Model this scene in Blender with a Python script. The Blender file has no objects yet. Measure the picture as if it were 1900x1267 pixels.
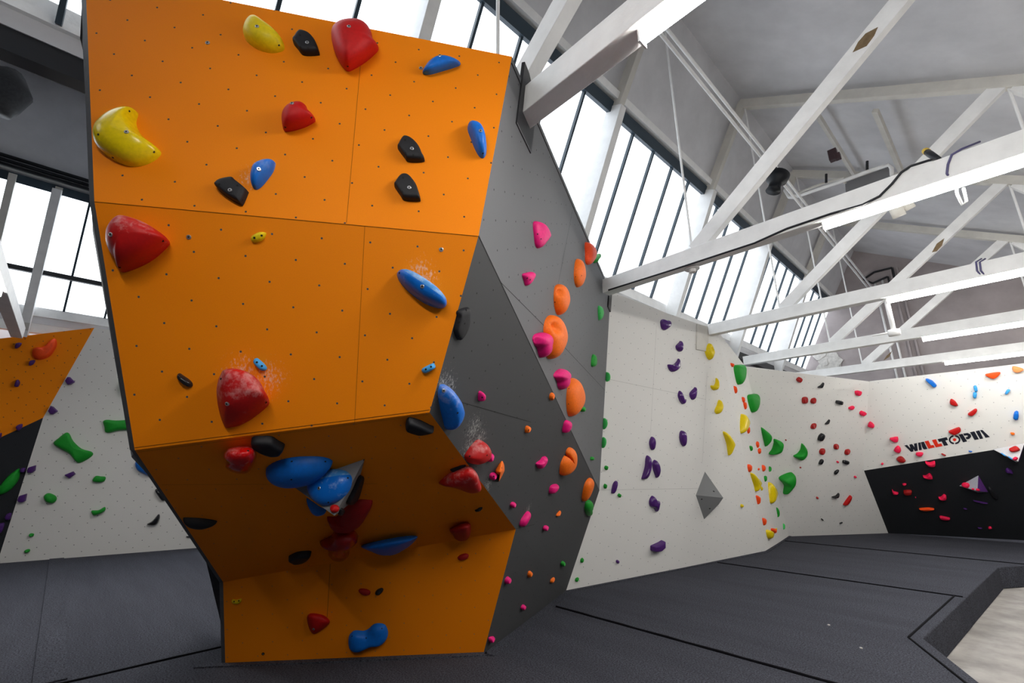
import bpy, bmesh, math, random
import numpy as np
from mathutils import Vector, Matrix
from mathutils.bvhtree import BVHTree

SC = bpy.context.scene
COL = SC.collection
random.seed(4)

# ------------------------------------------------------------------ camera
F, CX, CY, EYE = 844.0, 950.0, 633.5, 1.6          # focal length / centre for a 1900x1267 frame
CAM = np.array([0.0, 0.0, EYE])
def nrm(v): return np.asarray(v, float) / np.linalg.norm(v)
def pix(x, y): return np.array([x - CX, CY - y, -F], float)
_up = nrm(pix(930, -2400)); _b = pix(125, 869); _b = nrm(_b - _up * np.dot(_b, _up))
ROT = np.array([-_b, np.cross(_up, -_b), _up])       # rows: building axes seen from the lens
cam_data = bpy.data.cameras.new('camera'); cam = bpy.data.objects.new('camera', cam_data); COL.objects.link(cam)
cam_data.sensor_width = 36.0; cam_data.lens = 36.0 * F / 1900.0; cam_data.clip_start = 0.02; cam_data.clip_end = 200
_m = Matrix.Identity(4)
for i in range(3):
    for j in range(3): _m[i][j] = float(ROT[i, j])
    _m[i][3] = float(CAM[i])
cam.matrix_world = _m
SC.camera = cam

# ------------------------------------------------------------------ sky, exposure
WORLD_STRENGTH, TUBE_STRENGTH, EXPOSURE = 2.6, 92.0, 0.34
world = bpy.data.worlds.new('overcast_sky'); SC.world = world; world.use_nodes = True
_bg = world.node_tree.nodes['Background']
_bg.inputs[0].default_value = (0.86, 0.93, 1.0, 1); _bg.inputs[1].default_value = WORLD_STRENGTH
SC.view_settings.view_transform = 'Standard'; SC.view_settings.look = 'None'
SC.view_settings.gamma = 1.0; SC.view_settings.use_curve_mapping = False
SC.view_settings.exposure = EXPOSURE

# ------------------------------------------------------------------ geometry of sight lines
def ray(x, y): return ROT @ pix(x, y)
def onz(x, y, z):
    v = ray(x, y); return CAM + v * ((z - EYE) / v[2])
def ony(x, y, Y):
    v = ray(x, y); return CAM + v * (Y / v[1])
def onx(x, y, X):
    v = ray(x, y); return CAM + v * (X / v[0])
def plane(a, b, c):
    n = nrm(np.cross(b - a, c - a))
    if np.dot(n, CAM - a) < 0: n = -n                # normals face the room
    return (np.asarray(a, float), n)
def onp(x, y, pl, h=0.0):
    v = ray(x, y); p0 = pl[0] + pl[1] * h
    return CAM + v * (np.dot(p0 - CAM, pl[1]) / np.dot(v, pl[1]))
def proj(w):
    c = ROT.T @ (np.asarray(w) - CAM); return np.array([CX + F * c[0] / -c[2], CY - F * c[1] / -c[2]])
def frame(n):
    """in-plane axes: u level, v up the slope"""
    u = np.cross([0, 0, 1.0], n); u = nrm(u); v = np.cross(n, u)
    return u, v

# ------------------------------------------------------------------ materials
class NT:
    def __init__(s, name):
        s.m = bpy.data.materials.new(name); s.m.use_nodes = True; s.t = s.m.node_tree
        s.p = s.t.nodes['Principled BSDF']
    def n(s, typ, **kw):
        nd = s.t.nodes.new(typ)
        for k, v in kw.items(): setattr(nd, k, v)
        return nd
    def l(s, a, b): s.t.links.new(a, b)
    def math(s, op, a, b=None, clamp=False):
        nd = s.n('ShaderNodeMath', operation=op); nd.use_clamp = clamp
        for i, q in enumerate((a, b)):
            if q is None: continue
            if isinstance(q, (int, float)): nd.inputs[i].default_value = q
            else: s.l(q, nd.inputs[i])
        return nd.outputs[0]
    def vmath(s, op, a, b=None):
        nd = s.n('ShaderNodeVectorMath', operation=op)
        for i, q in enumerate((a, b)):
            if q is None: continue
            if isinstance(q, (tuple, list)): nd.inputs[i].default_value = q
            else: s.l(q, nd.inputs[i])
        return nd
    def mix(s, fac, a, b):
        nd = s.n('ShaderNodeMix', data_type='RGBA')
        for k, q in ((0, fac), (6, a), (7, b)):
            if isinstance(q, (int, float)): nd.inputs[k].default_value = q
            elif isinstance(q, tuple): nd.inputs[k].default_value = (*q, 1)
            else: s.l(q, nd.inputs[k])
        return nd.outputs[2]
    def noise(s, vec, scale, detail=3, rough=.5):
        nd = s.n('ShaderNodeTexNoise'); nd.inputs['Scale'].default_value = scale
        nd.inputs['Detail'].default_value = detail; nd.inputs['Roughness'].default_value = rough
        if vec is not None: s.l(vec, nd.inputs['Vector'])
        return nd.outputs['Fac']
    def ramp(s, fac, lo, hi):
        nd = s.n('ShaderNodeMapRange'); nd.clamp = True
        nd.inputs[1].default_value = lo; nd.inputs[2].default_value = hi
        s.l(fac, nd.inputs[0]); return nd.outputs[0]
    def bump(s, fac, strength, dist=.01):
        b = s.n('ShaderNodeBump'); b.inputs['Strength'].default_value = strength; b.inputs['Distance'].default_value = dist
        s.l(fac, b.inputs['Height']); s.l(b.outputs[0], s.p.inputs['Normal'])
    def base(s, c, rough=.5, spec=.5, metal=0):
        if isinstance(c, tuple): s.p.inputs['Base Color'].default_value = (*c, 1)
        else: s.l(c, s.p.inputs['Base Color'])
        s.p.inputs['Roughness'].default_value = rough; s.p.inputs['Specular IOR Level'].default_value = spec
        s.p.inputs['Metallic'].default_value = metal
        return s.m

def mat_plain(name, c, rough=.5, spec=.5, metal=0, var=0.0, scale=6.0, bump=0.0):
    t = NT(name); tc = t.n('ShaderNodeTexCoord').outputs['Object']
    if var:
        f = t.ramp(t.noise(tc, scale, 5, .6), .3, .7)
        col = t.mix(f, tuple(x * (1 - var) for x in c), tuple(min(1, x * (1 + var)) for x in c))
    else: col = c
    m = t.base(col, rough, spec, metal)
    if bump: t.bump(t.noise(tc, scale * 8, 3), bump)
    return m

def mat_wall(name, c, dot=(.02, .018, .016), r=.0062, sp=.247, off=(0, 0), rot=0.0, rough=.68, chalk=(), grain=.06, spec=.18):
    """painted climbing panel: sprayed grain, staggered grid of screw sockets, chalk smears at given (u, v, radius)"""
    t = NT(name); uv = t.n('ShaderNodeUVMap', uv_map='metres').outputs[0]
    g = t.noise(uv, 260, 2, .6); big = t.noise(uv, 1.3, 4, .5)
    col = t.mix(t.ramp(g, .3, .7), tuple(x * (1 - grain) for x in c), tuple(min(1, x * (1 + grain)) for x in c))
    col = t.mix(t.math('MULTIPLY', t.ramp(big, .35, .75), .10), col, tuple(x * .8 for x in c))
    if chalk:
        tot = None
        for (u, v, rad) in chalk:
            d = t.vmath('LENGTH', t.vmath('SUBTRACT', uv, (u, v, 0)).outputs[0]).outputs[1]
            k = t.math('SUBTRACT', 1.0, t.math('DIVIDE', d, rad), True)
            tot = k if tot is None else t.math('MAXIMUM', tot, k)
        sm = t.n('ShaderNodeMapping'); sm.inputs['Scale'].default_value = (1.9, 1.0, 1); sm.inputs['Rotation'].default_value = (0, 0, .35); t.l(uv, sm.inputs[0])
        sp_ = t.ramp(t.math('ADD', t.noise(sm.outputs[0], 42, 5, .75), t.math('MULTIPLY', tot, .30)), .72, .95)
        col = t.mix(t.math('MULTIPLY', sp_, t.math('MULTIPLY', t.ramp(tot, 0, .3), .6)), col, (.8, .78, .75))
    mp = t.n('ShaderNodeMapping'); mp.inputs['Rotation'].default_value = (0, 0, rot)
    mp.inputs['Location'].default_value = (-off[0] / sp, -off[1] / sp, 0); mp.inputs['Scale'].default_value = (1 / sp, 1 / sp, 1)
    t.l(uv, mp.inputs[0])
    ds = []
    for o in ((.5, .5, 0), (0, 0, 0)):
        fr = t.vmath('FRACTION', t.vmath('ADD', mp.outputs[0], o).outputs[0]).outputs[0]
        ds.append(t.vmath('LENGTH', t.vmath('MULTIPLY', t.vmath('SUBTRACT', fr, (.5, .5, 0)).outputs[0], (1, 1, 0)).outputs[0]).outputs[1])
    dmin = t.math('MINIMUM', ds[0], ds[1])
    msk = t.math('LESS_THAN', dmin, r / sp); inner = t.math('LESS_THAN', dmin, r * .5 / sp)
    sock = t.mix(inner, dot, tuple(x * .45 for x in dot))
    m = t.base(t.mix(msk, col, sock), rough, spec)
    t.bump(t.math('SUBTRACT', t.math('MULTIPLY', g, .1), msk), .25, .004)
    return m

def mat_hold(name, c, rough=.55, chalk=0.0, spec=.4):
    t = NT(name); tc = t.n('ShaderNodeTexCoord'); ob = tc.outputs['Object']
    g = t.noise(ob, 60, 3)
    col = t.mix(t.ramp(g, .3, .7), tuple(x * .9 for x in c), tuple(min(1, x * 1.06) for x in c))
    if chalk:
        sep = t.n('ShaderNodeSeparateXYZ'); t.l(tc.outputs['Object'], sep.inputs[0])
        up = t.ramp(sep.outputs[2], -.06, .09)
        f = t.ramp(t.math('ADD', t.noise(ob, 14, 5, .7), t.math('MULTIPLY', up, .22)), .64, .92)
        col = t.mix(t.math('MULTIPLY', f, chalk), col, (.82, .72, .70))
    m = t.base(col, rough, spec); t.bump(t.noise(ob, 320, 2), .12, .002)
    return m

M = {}
M['white_paint'] = mat_plain('white_painted_timber', (.88, .88, .87), .55, .4, var=.06, scale=5, bump=.15)
M['cream_paint'] = mat_plain('cream_painted_timber', (.66, .64, .59), .6, .3, var=.08, scale=4)
M['ceiling'] = mat_plain('grey_ceiling_board', (.70, .70, .72), .85, .2, var=.12, scale=1.1, bump=.05)
M['render'] = mat_plain('mauve_rendered_wall', (.36, .32, .32), .9, .2, var=.16, scale=1.2, bump=.1)
M['dark_metal'] = mat_plain('dark_glazing_bar', (.025, .045, .065), .5, .5)
M['black'] = mat_plain('black_metal', (.012, .013, .016), .45, .5)
M['steel'] = mat_plain('zinc_bolt_head', (.55, .55, .56), .3, .5, .9)
M['hole'] = mat_plain('screw_hole_dark', (.012, .011, .010), .8, .2)
M['edge'] = mat_plain('dark_plywood_edge', (.065, .065, .07), .7, .3, var=.15, scale=20)
M['joint'] = mat_plain('panel_joint_brown', (.14, .045, .006), .9, .1)  # orange-brown colour of the seams between panels
M['joint_grey'] = mat_plain('panel_joint_grey', (.02, .02, .02), .9, .1)
M['joint_white'] = mat_plain('panel_joint_pale', (.48, .47, .45), .9, .1)
M['dim'] = mat_plain('dim_painted_wall', (.05, .05, .052), .9, .2)
M['concrete'] = mat_plain('worn_concrete', (.34, .32, .30), .7, .3, var=.3, scale=2.5, bump=.05)
M['galv'] = mat_plain('galvanised_steel', (.05, .052, .055), .6, .3, .2, var=.2, scale=30)
M['heater'] = mat_plain('grey_heater_enamel', (.20, .20, .21), .6, .3)
M['cable'] = mat_plain('black_rubber_cable', (.012, .014, .02), .5, .4)
M['cable_violet'] = mat_plain('violet_cable_tie', (.10, .09, .20), .5, .4)
M['bare'] = mat_plain('bare_brown_wood', (.20, .14, .08), .85, .2, var=.2, scale=20)
M['dust'] = mat_plain('peeled_plaster', (.55, .53, .50), .9, .2, var=.2, scale=12)

def mat_carpet():
    t = NT('charcoal_carpet'); ob = t.n('ShaderNodeTexCoord').outputs['Object']
    g = t.noise(ob, 75, 4, .9); f = t.noise(ob, 34, 3, .7)
    mp = t.n('ShaderNodeMapping'); mp.inputs['Scale'].default_value = (.35, 2.6, 1); mp.inputs['Rotation'].default_value = (0, 0, .3); t.l(ob, mp.inputs[0])
    w = t.noise(mp.outputs[0], 1.5, 4, .6)
    c = t.mix(t.ramp(g, .36, .66), (.005, .005, .0065), (.125, .130, .158))
    c = t.mix(t.math('MULTIPLY', t.ramp(w, .35, .7), .35), c, (.032, .033, .041))
    m = t.base(c, .95, .04); t.bump(t.math('ADD', t.math('MULTIPLY', g, .6), t.math('MULTIPLY', w, 2.0)), .45, .012)
    return m
M['carpet'] = mat_carpet()
M['seam'] = mat_plain('black_seam', (.006, .006, .008), .9, .1)

t = NT('tube_diffuser'); t.base((.9, .9, .9)); t.p.inputs['Emission Color'].default_value = (1, .97, .92, 1); t.p.inputs['Emission Strength'].default_value = TUBE_STRENGTH; M['tube'] = t.m
t = NT('window_glass'); _g = t.n('ShaderNodeBsdfTransparent'); _s = t.n('ShaderNodeBsdfGlossy'); _s.inputs['Roughness'].default_value = .05
_x = t.n('ShaderNodeMixShader'); _x.inputs[0].default_value = .06; t.l(_g.outputs[0], _x.inputs[1]); t.l(_s.outputs[0], _x.inputs[2])
t.l(_x.outputs[0], t.t.nodes['Material Output'].inputs[0]); M['glass'] = t.m

# ------------------------------------------------------------------ mesh helpers
POS = {}
class MB:
    def __init__(s): s.v = []; s.f = []; s.mi = []; s.uv = {}
    def add(s, vs, fs, mi=0):
        o = len(s.v); s.v += [tuple(float(q) for q in p) for p in vs]
        for f in fs: s.f.append([o + i for i in f]); s.mi.append(mi)
        return s
    def bar(s, p, q, w, h, up=(0, 0, 1), mi=0):
        p = np.asarray(p, float); q = np.asarray(q, float); d = nrm(q - p)
        a = np.cross(d, up)
        if np.linalg.norm(a) < 1e-4: a = np.cross(d, (1, 0, 0))
        a = nrm(a); b = np.cross(a, d)
        vs = []
        for e in (p, q):
            for sa, sb in ((-1, -1), (1, -1), (1, 1), (-1, 1)): vs.append(e + a * sa * w / 2 + b * sb * h / 2)
        return s.add(vs, [(3, 2, 1, 0), (4, 5, 6, 7), (0, 1, 5, 4), (1, 2, 6, 5), (2, 3, 7, 6), (3, 0, 4, 7)], mi)
    def box(s, lo, hi, mi=0):
        x0, y0, z0 = lo; x1, y1, z1 = hi
        vs = [(x0, y0, z0), (x1, y0, z0), (x1, y1, z0), (x0, y1, z0), (x0, y0, z1), (x1, y0, z1), (x1, y1, z1), (x0, y1, z1)]
        return s.add(vs, [(3, 2, 1, 0), (4, 5, 6, 7), (0, 1, 5, 4), (1, 2, 6, 5), (2, 3, 7, 6), (3, 0, 4, 7)], mi)
    def tube(s, pts, r, n=10, mi=0, radii=None):
        pts = [np.asarray(p, float) for p in pts]; rings = []; ref = None
        for i, p in enumerate(pts):
            d = nrm(pts[min(i + 1, len(pts) - 1)] - pts[max(i - 1, 0)])
            if ref is None or abs(np.dot(ref, d)) > .95: ref = nrm(np.cross(d, (0, 0, 1) if abs(d[2]) < .9 else (1, 0, 0)))
            a = nrm(ref - d * np.dot(ref, d)); ref = a; b = np.cross(d, a)
            rr = radii[i] if radii else r
            rings.append([p + (a * math.cos(2 * math.pi * k / n) + b * math.sin(2 * math.pi * k / n)) * rr for k in range(n)])
        vs = [q for rg in rings for q in rg]; fs = []
        for i in range(len(rings) - 1):
            for k in range(n): fs.append((i * n + k, i * n + (k + 1) % n, (i + 1) * n + (k + 1) % n, (i + 1) * n + k))
        fs.append(tuple(range(n - 1, -1, -1))); fs.append(tuple((len(rings) - 1) * n + k for k in range(n)))
        return s.add(vs, fs, mi)
    def slab(s, pts, n, th, mi=0):
        """polygon given on its front face, thickness th behind it"""
        pts = [np.asarray(p, float) for p in pts]; k = len(pts); back = [p - np.asarray(n) * th for p in pts]
        fs = [tuple(range(k)), tuple(range(2 * k - 1, k - 1, -1))] + [(i, i + k, (i + 1) % k + k, (i + 1) % k) for i in range(k)]
        return s.add(pts + back, fs, mi)
    def strip(s, p, q, n, w, lift=.0012, mi=1):
        p = np.asarray(p) + np.asarray(n) * lift; q = np.asarray(q) + np.asarray(n) * lift
        a = nrm(np.cross(nrm(q - p), n)) * w / 2
        return s.add([p - a, q - a, q + a, p + a], [(0, 1, 2, 3)], mi)
    def build(s, name, mats, parent=None, origin=None, smooth=False, uvf=None, bevel=0, fix=True):
        if not isinstance(mats, (list, tuple)): mats = [mats]
        o0 = np.zeros(3) if origin is None else np.asarray(origin, float)
        if parent is not None and origin is None: o0 = POS[parent.name]
        me = bpy.data.meshes.new(name)
        me.from_pydata([tuple(np.asarray(p) - o0) for p in s.v], [], s.f)
        for m in mats: me.materials.append(m)
        for i, mi in enumerate(s.mi): me.polygons[i].material_index = min(mi, len(mats) - 1)
        if fix:
            bm = bmesh.new(); bm.from_mesh(me)
            bmesh.ops.recalc_face_normals(bm, faces=bm.faces); bm.to_mesh(me); bm.free()
        if smooth:
            for p in me.polygons: p.use_smooth = True
        if uvf:
            uvl = me.uv_layers.new(name='metres')
            for lp in me.loops:
                uvl.data[lp.index].uv = uvf(np.array(me.vertices[lp.vertex_index].co) + o0)
        ob = bpy.data.objects.new(name, me); COL.objects.link(ob)
        POS[ob.name] = o0
        if parent is not None: ob.parent = parent; ob.location = Vector(o0 - POS[parent.name])
        else: ob.location = Vector(o0)
        if bevel:
            b = ob.modifiers.new('bevel', 'BEVEL'); b.width = bevel; b.segments = 2; b.limit_method = 'ANGLE'
        return ob

def tag(o, label, cat, group=None, kind='thing'):
    o['label'] = label; o['category'] = cat
    if group: o['group'] = group
    if kind: o['kind'] = kind
    return o
def struct(o): o['kind'] = 'structure'; return o
def empty(name, loc):
    o = bpy.data.objects.new(name, None); COL.objects.link(o); o.empty_display_size = .2
    o.location = Vector([float(q) for q in loc]); POS[o.name] = np.asarray(loc, float)
    return o
def Zm(view, pts):
    ox, oy, s = view; return [(ox + a / s, oy + b / s) for a, b in pts]

# ================================================================== THE SETTING
BAYW, VAL, RID, RZ = 8.4, -4.15, -2.17, 8.3            # saw-tooth roof: valley x, ridge x, ridge height
TY = [-1.08] + [1.87 + 3.11 * k for k in range(5)]     # truss lines
FOOT, HEAD = (-4.05, 4.68), (-3.03, 6.8)                  # glazing foot / head (x, z)
Y0, Y1 = -7.0, 17.6
struct(MB().box((-13.6, Y0, -.42), (5.2, Y1, -.32)).build('floor', M['concrete']))

def roof_bay(dx, nm):
    b = MB()
    up = nrm(np.array([RZ - HEAD[1], 0, -(RID - HEAD[0])]))
    b.slab([(HEAD[0] + dx - .06, Y0, HEAD[1]), (RID + dx + .06, Y0, RZ + .27), (RID + dx + .06, Y1, RZ + .27), (HEAD[0] + dx - .06, Y1, HEAD[1])], (.87, 0, -.49), .08)
    b.slab([(RID + dx - .12, Y0, RZ + .19), (VAL + BAYW + dx, Y0, 4.66), (VAL + BAYW + dx, Y1, 4.66), (RID + dx - .12, Y1, RZ + .19)], (-.53, 0, -.85), .08)
    return struct(b.build(nm, M['ceiling'], origin=(RID + dx, 5, RZ)))
roof_bay(0, 'ceiling'); roof_bay(-BAYW, 'ceiling_left')

def glazing(dx, nm, ya, yb, label_sill=True):
    w = MB(); x0, z0 = FOOT; x1, z1 = HEAD
    root = empty(nm, (x0 + dx, (ya + yb) / 2, z0)); struct(root)
    out = nrm(np.array([-(z1 - z0), 0, x1 - x0]))        # outward of the slope
    P = lambda y, t, o=0.0: np.array([x0 + dx + (x1 - x0) * t, y, z0 + (z1 - z0) * t]) + out * o
    bars = MB(); y = TY[1] - 3.11 * 3
    k = 0
    while y < yb:
        if y > ya and k % 5: bars.bar(P(y, 0, .02), P(y, 1.0, .02), .035, .05, up=out)
        y += 3.11 / 5; k += 1
    bars.build('glazing_bar', M['dark_metal'], root)
    MB().bar(P(ya, .985, 0.0), P(yb, .985, 0.0), .16, .08, up=(0, 1, 0) if False else out).build('head_frame', M['dark_metal'], root)
    MB().bar(P(ya, 1.055, 0), P(yb, 1.055, 0), .10, .20, up=out).build('head_trim', M['white_paint'], root)
    MB().add([P(ya, 0, .06), P(yb, 0, .06), P(yb, 1, .06), P(ya, 1, .06)], [(0, 1, 2, 3)]).build('pane', M['glass'], root, fix=False)
    s = MB(); ym = 1.0 if dx == 0 else ya + .01; up_ = .16 if dx == 0 else 0
    for y_a, y_b, o in ((ya, ym, up_), (ym, yb, 0)):
        s.box((VAL + dx - .16, y_a, 4.52 + o), (VAL + dx + .07, y_b, 4.70 + o))
        s.box((VAL + dx - .16, y_a, 4.38 + o), (VAL + dx + .03, y_b, 4.52 + o), 1)
    s.build('sill', [M['white_paint'], M['ceiling']], root)
    s = MB()
    for y_a, y_b, o in ((ya, ym, up_), (ym, yb, 0)): s.box((VAL + dx - .12, y_a, 4.20 + o), (VAL + dx + .02, y_b, 4.38 + o))
    s.build('gutter_beam', M['black'] if dx == 0 else M['white_paint'], root)
    return root
glazing(0, 'window_1', Y0, Y1 - .1); glazing(-BAYW, 'window_2', Y0, Y1 - .1)

# outer walls that close the hall
prof = [(-13.6, -.32), (5.2, -.32), (5.2, 4.5), (VAL + BAYW, 4.75), (RID, RZ + .2), (HEAD[0] - .06, HEAD[1]), (VAL - .05, 4.7), (RID - BAYW, RZ + .2), (HEAD[0] - BAYW - .06, HEAD[1]), (VAL - BAYW - .05, 4.7), (-13.6, 4.6)]
struct(MB().slab([(x, Y1, z) for x, z in prof], (0, -1, 0), .2).build('wall_back', M['render'], origin=(-4, Y1, 2)))
struct(MB().slab([(x, Y0, z) for x, z in prof], (0, 1, 0), .2).build('wall_front', M['dim'], origin=(-4, Y0, 2)))
struct(MB().box((-13.6, Y0, -.32), (-13.4, Y1, 4.6)).build('wall_left', M['ceiling']))
struct(MB().box((4.4, Y0, -.32), (4.6, Y1, 4.8)).build('wall_right', M['dim']))

# ================================================================== CLIMBING WALL PLANES
b0 = onz(1050, 1097, 0); b1 = onz(1300, 1048, 0); bd = nrm(b1 - b0); nh = np.array([bd[1], -bd[0], 0])
_p = math.radians(9)
W1 = (b0, nrm(np.cross(np.array([0, 0, 1]) * math.cos(_p) + nh * math.sin(_p), -bd)))
if np.dot(W1[1], CAM - b0) < 0: W1 = (b0, -W1[1])
A_ = onz(975, 225, 3.9); PT = onp(1133, 540, W1); PM = onp(1112, 910, W1); PB = b0
G1 = plane(A_, PT, PM)
TR = onp(950, 105, G1); SR = onp(888, 437, G1)
BR = onz(897, 1212, 0); BL = onz(418, 1232, 0)
G2 = plane(SR, PM, BR); LR = onp(797, 765, G2); KR = onp(957, 982, G2)
G3 = plane(KR, BR, PB)
F4 = plane(BL, BR, KR); KL = onp(414, 1080, F4); F3 = plane(KR, LR, KL); LL = onp(250, 835, F3)
F2 = plane(SR, LR, LL); SL = onp(175, 373, F2); F1 = plane(TR, SR, SL); TL = onp(158, -50, F1)
print('BOULDER', TL, TR, SL, SR, LL, LR, KL, KR)
# right-hand white walls
E1T = onp(1330, 612, W1); E1B = onp(1420, 1022, W1); CB = onz(1464, 995, 0); W2 = plane(E1T, E1B, CB); CT = onp(1383, 680, W2)
DB = onz(1648, 989, 0); DB2 = onz(1621, 990, 0); W3 = plane(CT, CB, DB2); DT = onp(1613, 708, W3); DM = onp(1603, 873, W3)
_t = onz(1893, 676, DT[2]); W4 = plane(DT, DM, _t); W3B = plane(DM, DB2, DB); print('W3B', W3[1], W3B[1], DM, DB2, DB)
W4TR = onp(1990, 664, W4); W4BR = onp(1990, 811, W4)
W5 = plane(DM, DB, W4BR); W5BR = onp(1990, 1007, W5); W5TR = W4BR; print('W5', W5[1], W5BR)
# left-hand wall
_a = onz(0, 1045, 0); _c = onz(370, 1016, 0); _d = nrm(_c - _a); _h = np.array([_d[1], -_d[0], 0]); _p = math.radians(5)
WL = (_a, nrm(np.cross(_d, np.array([0, 0, 1]) * math.cos(_p) + _h * math.sin(_p))))
if np.dot(WL[1], CAM - _a) < 0: WL = (_a, -WL[1])
LT = onp(175, 608, WL); LMID = onp(80, 775, WL); LB = onp(0, 1028, WL)
WLO = plane(LT, LMID, onp(0, 640, WL, .22)); WLC = plane(LMID, LB, onp(0, 812, WLO))

AX = {}
PL = dict(F1=F1, F2=F2, F3=F3, F4=F4, G1=G1, G2=G2, G3=G3, W1=W1, W2=W2, W3=W3, W3B=W3B, W4=W4, W5=W5, WL=WL, WLO=WLO, WLC=WLC)
OR = dict(F1=SL, F2=SL, F3=LL, F4=BL, G1=SR, G2=SR, G3=BR, W1=PB, W2=E1B, W3=CB, W3B=DB2, W4=DM, W5=DB, WL=_a, WLO=LMID, WLC=LMID)
def uvof(key):
    n = PL[key][1]; u, v = frame(n); o = OR[key]
    if key == 'F1' or key == 'F2':
        u = nrm(SR - SL); u = nrm(u - n * np.dot(u, n)); v = np.cross(n, u)
    if key in ('G1',): u = nrm(PM - SR); u = nrm(u - n * np.dot(u, n)); v = np.cross(n, u)
    if key in ('G2',): u = nrm(PM - SR); u = nrm(u - n * np.dot(u, n)); v = np.cross(n, u)
    return lambda p: (float(np.dot(p - o, u)), float(np.dot(p - o, v)))
def uvpx(key, x, y): return uvof(key)(onp(x, y, PL[key]))
def panel(name, key, pts, mat, parent, th=.03, joints=(), jm='joint', jw=.004):
    b = MB().slab(pts, PL[key][1], th)
    for (xa, ya), (xb, yb) in joints: b.strip(onp(xa, ya, PL[key]), onp(xb, yb, PL[key]), PL[key][1], jw * (.5 if key == 'F2' and abs(xb - xa) < 40 else 1))
    return b.build(name, [mat, M[jm]], parent, uvf=uvof(key), fix=True)
def chalk(key, *spots): return [(*uvpx(key, x, y), r) for x, y, r in spots]

ORANGE = (.95, .255, .001)
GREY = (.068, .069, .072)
M['orange1'] = mat_wall('orange_paint_upper', ORANGE, off=uvpx('F1', 432.8, 96.8), rot=.03, dot=(.09, .075, .075), r=.0056, chalk=chalk('F1', (470, 330, .14)))
M['orange2'] = mat_wall('orange_paint_middle', ORANGE, off=uvpx('F2', 410.1, 426.1), dot=(.11, .10, .105), r=.0058, chalk=chalk('F2', (450, 690, .2), (500, 700, .18), (780, 500, .14), (795, 515, .12)))
M['orange3'] = mat_wall('orange_paint_underside', ORANGE, off=(.05, .04), dot=(.25, .20, .18), r=.004)
M['orange4'] = mat_wall('orange_paint_kick', ORANGE, off=(.02, .06), dot=(.25, .20, .18), r=.004)
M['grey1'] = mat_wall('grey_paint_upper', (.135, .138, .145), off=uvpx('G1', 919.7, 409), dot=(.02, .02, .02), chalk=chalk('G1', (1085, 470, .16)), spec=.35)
M['grey2'] = mat_wall('grey_paint_lower_shaded', GREY, off=uvpx('G2', 889.6, 487.3), dot=(.03, .03, .03), chalk=chalk('G2', (822, 712, .20), (835, 715, .15), (880, 795, .22), (890, 815, .2), (870, 830, .2), (905, 900, .15), (980, 945, .12)))  # same grey paint darkened: shade of the down-facing facets put into the colour
M['white1'] = mat_wall('white_paint_panel', (.80, .79, .76), off=uvpx('W1', 1137.4, 632.7), rot=-.45, dot=(.32, .32, .32), r=.0062, sp=.26, grain=.04)
M['white2'] = mat_wall('white_paint_far', (.80, .79, .76), off=(.1, .1), dot=(.46, .46, .46), r=.0075, sp=.26, grain=.05)
M['charcoal'] = mat_wall('charcoal_paint', (.022, .024, .028), off=(.1, .1), dot=(.01, .01, .01), grain=.2)
M['orangeL'] = mat_wall('orange_paint_left', ORANGE, off=(.1, .1), dot=(.25, .09, .03), r=.009)
M['whiteL'] = mat_wall('white_paint_left', (.80, .78, .74), off=(.05, .1), dot=(.30, .29, .28), r=.0085, sp=.26, grain=.05)

# ------------------------------------------------------------------ the orange boulder
B = tag(empty('climbing_boulder', (np.array(BL) + BR + PB) / 3), 'tall orange faceted climbing boulder with grey right side standing on the mats', 'climbing wall')
panel('front_panel', 'F1', [TL, TR, SR, SL], M['orange1'], B, joints=[((674, 62), (643, 413))], jw=.0018)
panel('front_panel', 'F2', [SL, SR, LR, LL], M['orange2'], B, joints=[((175, 374.5), (888, 438.5)), ((677, 420), (658, 785)), ((250, 830.5), (797, 760.5))], jw=.003)
panel('front_panel', 'F3', [LL, LR, KR, KL], M['orange3'], B, joints=[((255, 838.5), (797, 768.5)), ((300, 899), (700, 897))], jw=.0015)
b = MB().slab([KL, KR, BR, BL], F4[1], .03); b.strip(onp(613, 1046, F4), onp(607, 1145, F4), F4[1], .003)
b.build('front_panel', [M['orange4'], M['joint']], B, uvf=uvof('F4'))
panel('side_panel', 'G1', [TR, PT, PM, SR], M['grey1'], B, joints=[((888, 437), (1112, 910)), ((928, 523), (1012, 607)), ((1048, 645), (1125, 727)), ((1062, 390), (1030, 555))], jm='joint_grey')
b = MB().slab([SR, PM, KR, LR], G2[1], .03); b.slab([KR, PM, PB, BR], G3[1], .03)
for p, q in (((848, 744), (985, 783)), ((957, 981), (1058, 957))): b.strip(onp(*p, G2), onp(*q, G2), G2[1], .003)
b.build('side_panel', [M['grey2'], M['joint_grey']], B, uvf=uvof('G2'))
SB = [onz(152, 60, TL[2]), onz(172, 430, SL[2]), onz(244, 848, max(LL[2], 1.64)), onz(412, 1030, KL[2]), onz(418, 1190, 0)]
fr = [TL, SL, LL, KL, BL]
e = MB()
for i in range(4): e.add([fr[i], fr[i + 1], SB[i + 1], SB[i]], [(0, 1, 2, 3)])
e.build('edge_panel', M['edge'], B)
# narrow dark return of plywood seen along the left edge
e = MB()
for i in range(4):
    n = nrm(np.cross(fr[i + 1] - fr[i], PL['F%d' % (i + 1)][1]))
    for P, Q in ((fr[i], fr[i + 1]),):
        oP = onp(*(proj(P) - (9 if i < 2 else 7, 0)), PL['F%d' % (i + 1)], -.03); oQ = onp(*(proj(Q) - (9 if i < 2 else 7, 0)), PL['F%d' % (i + 1)], -.03)
        e.add([P, Q, oQ, oP], [(0, 1, 2, 3)])
e.build('edge_strip', M['edge'], B)
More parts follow.
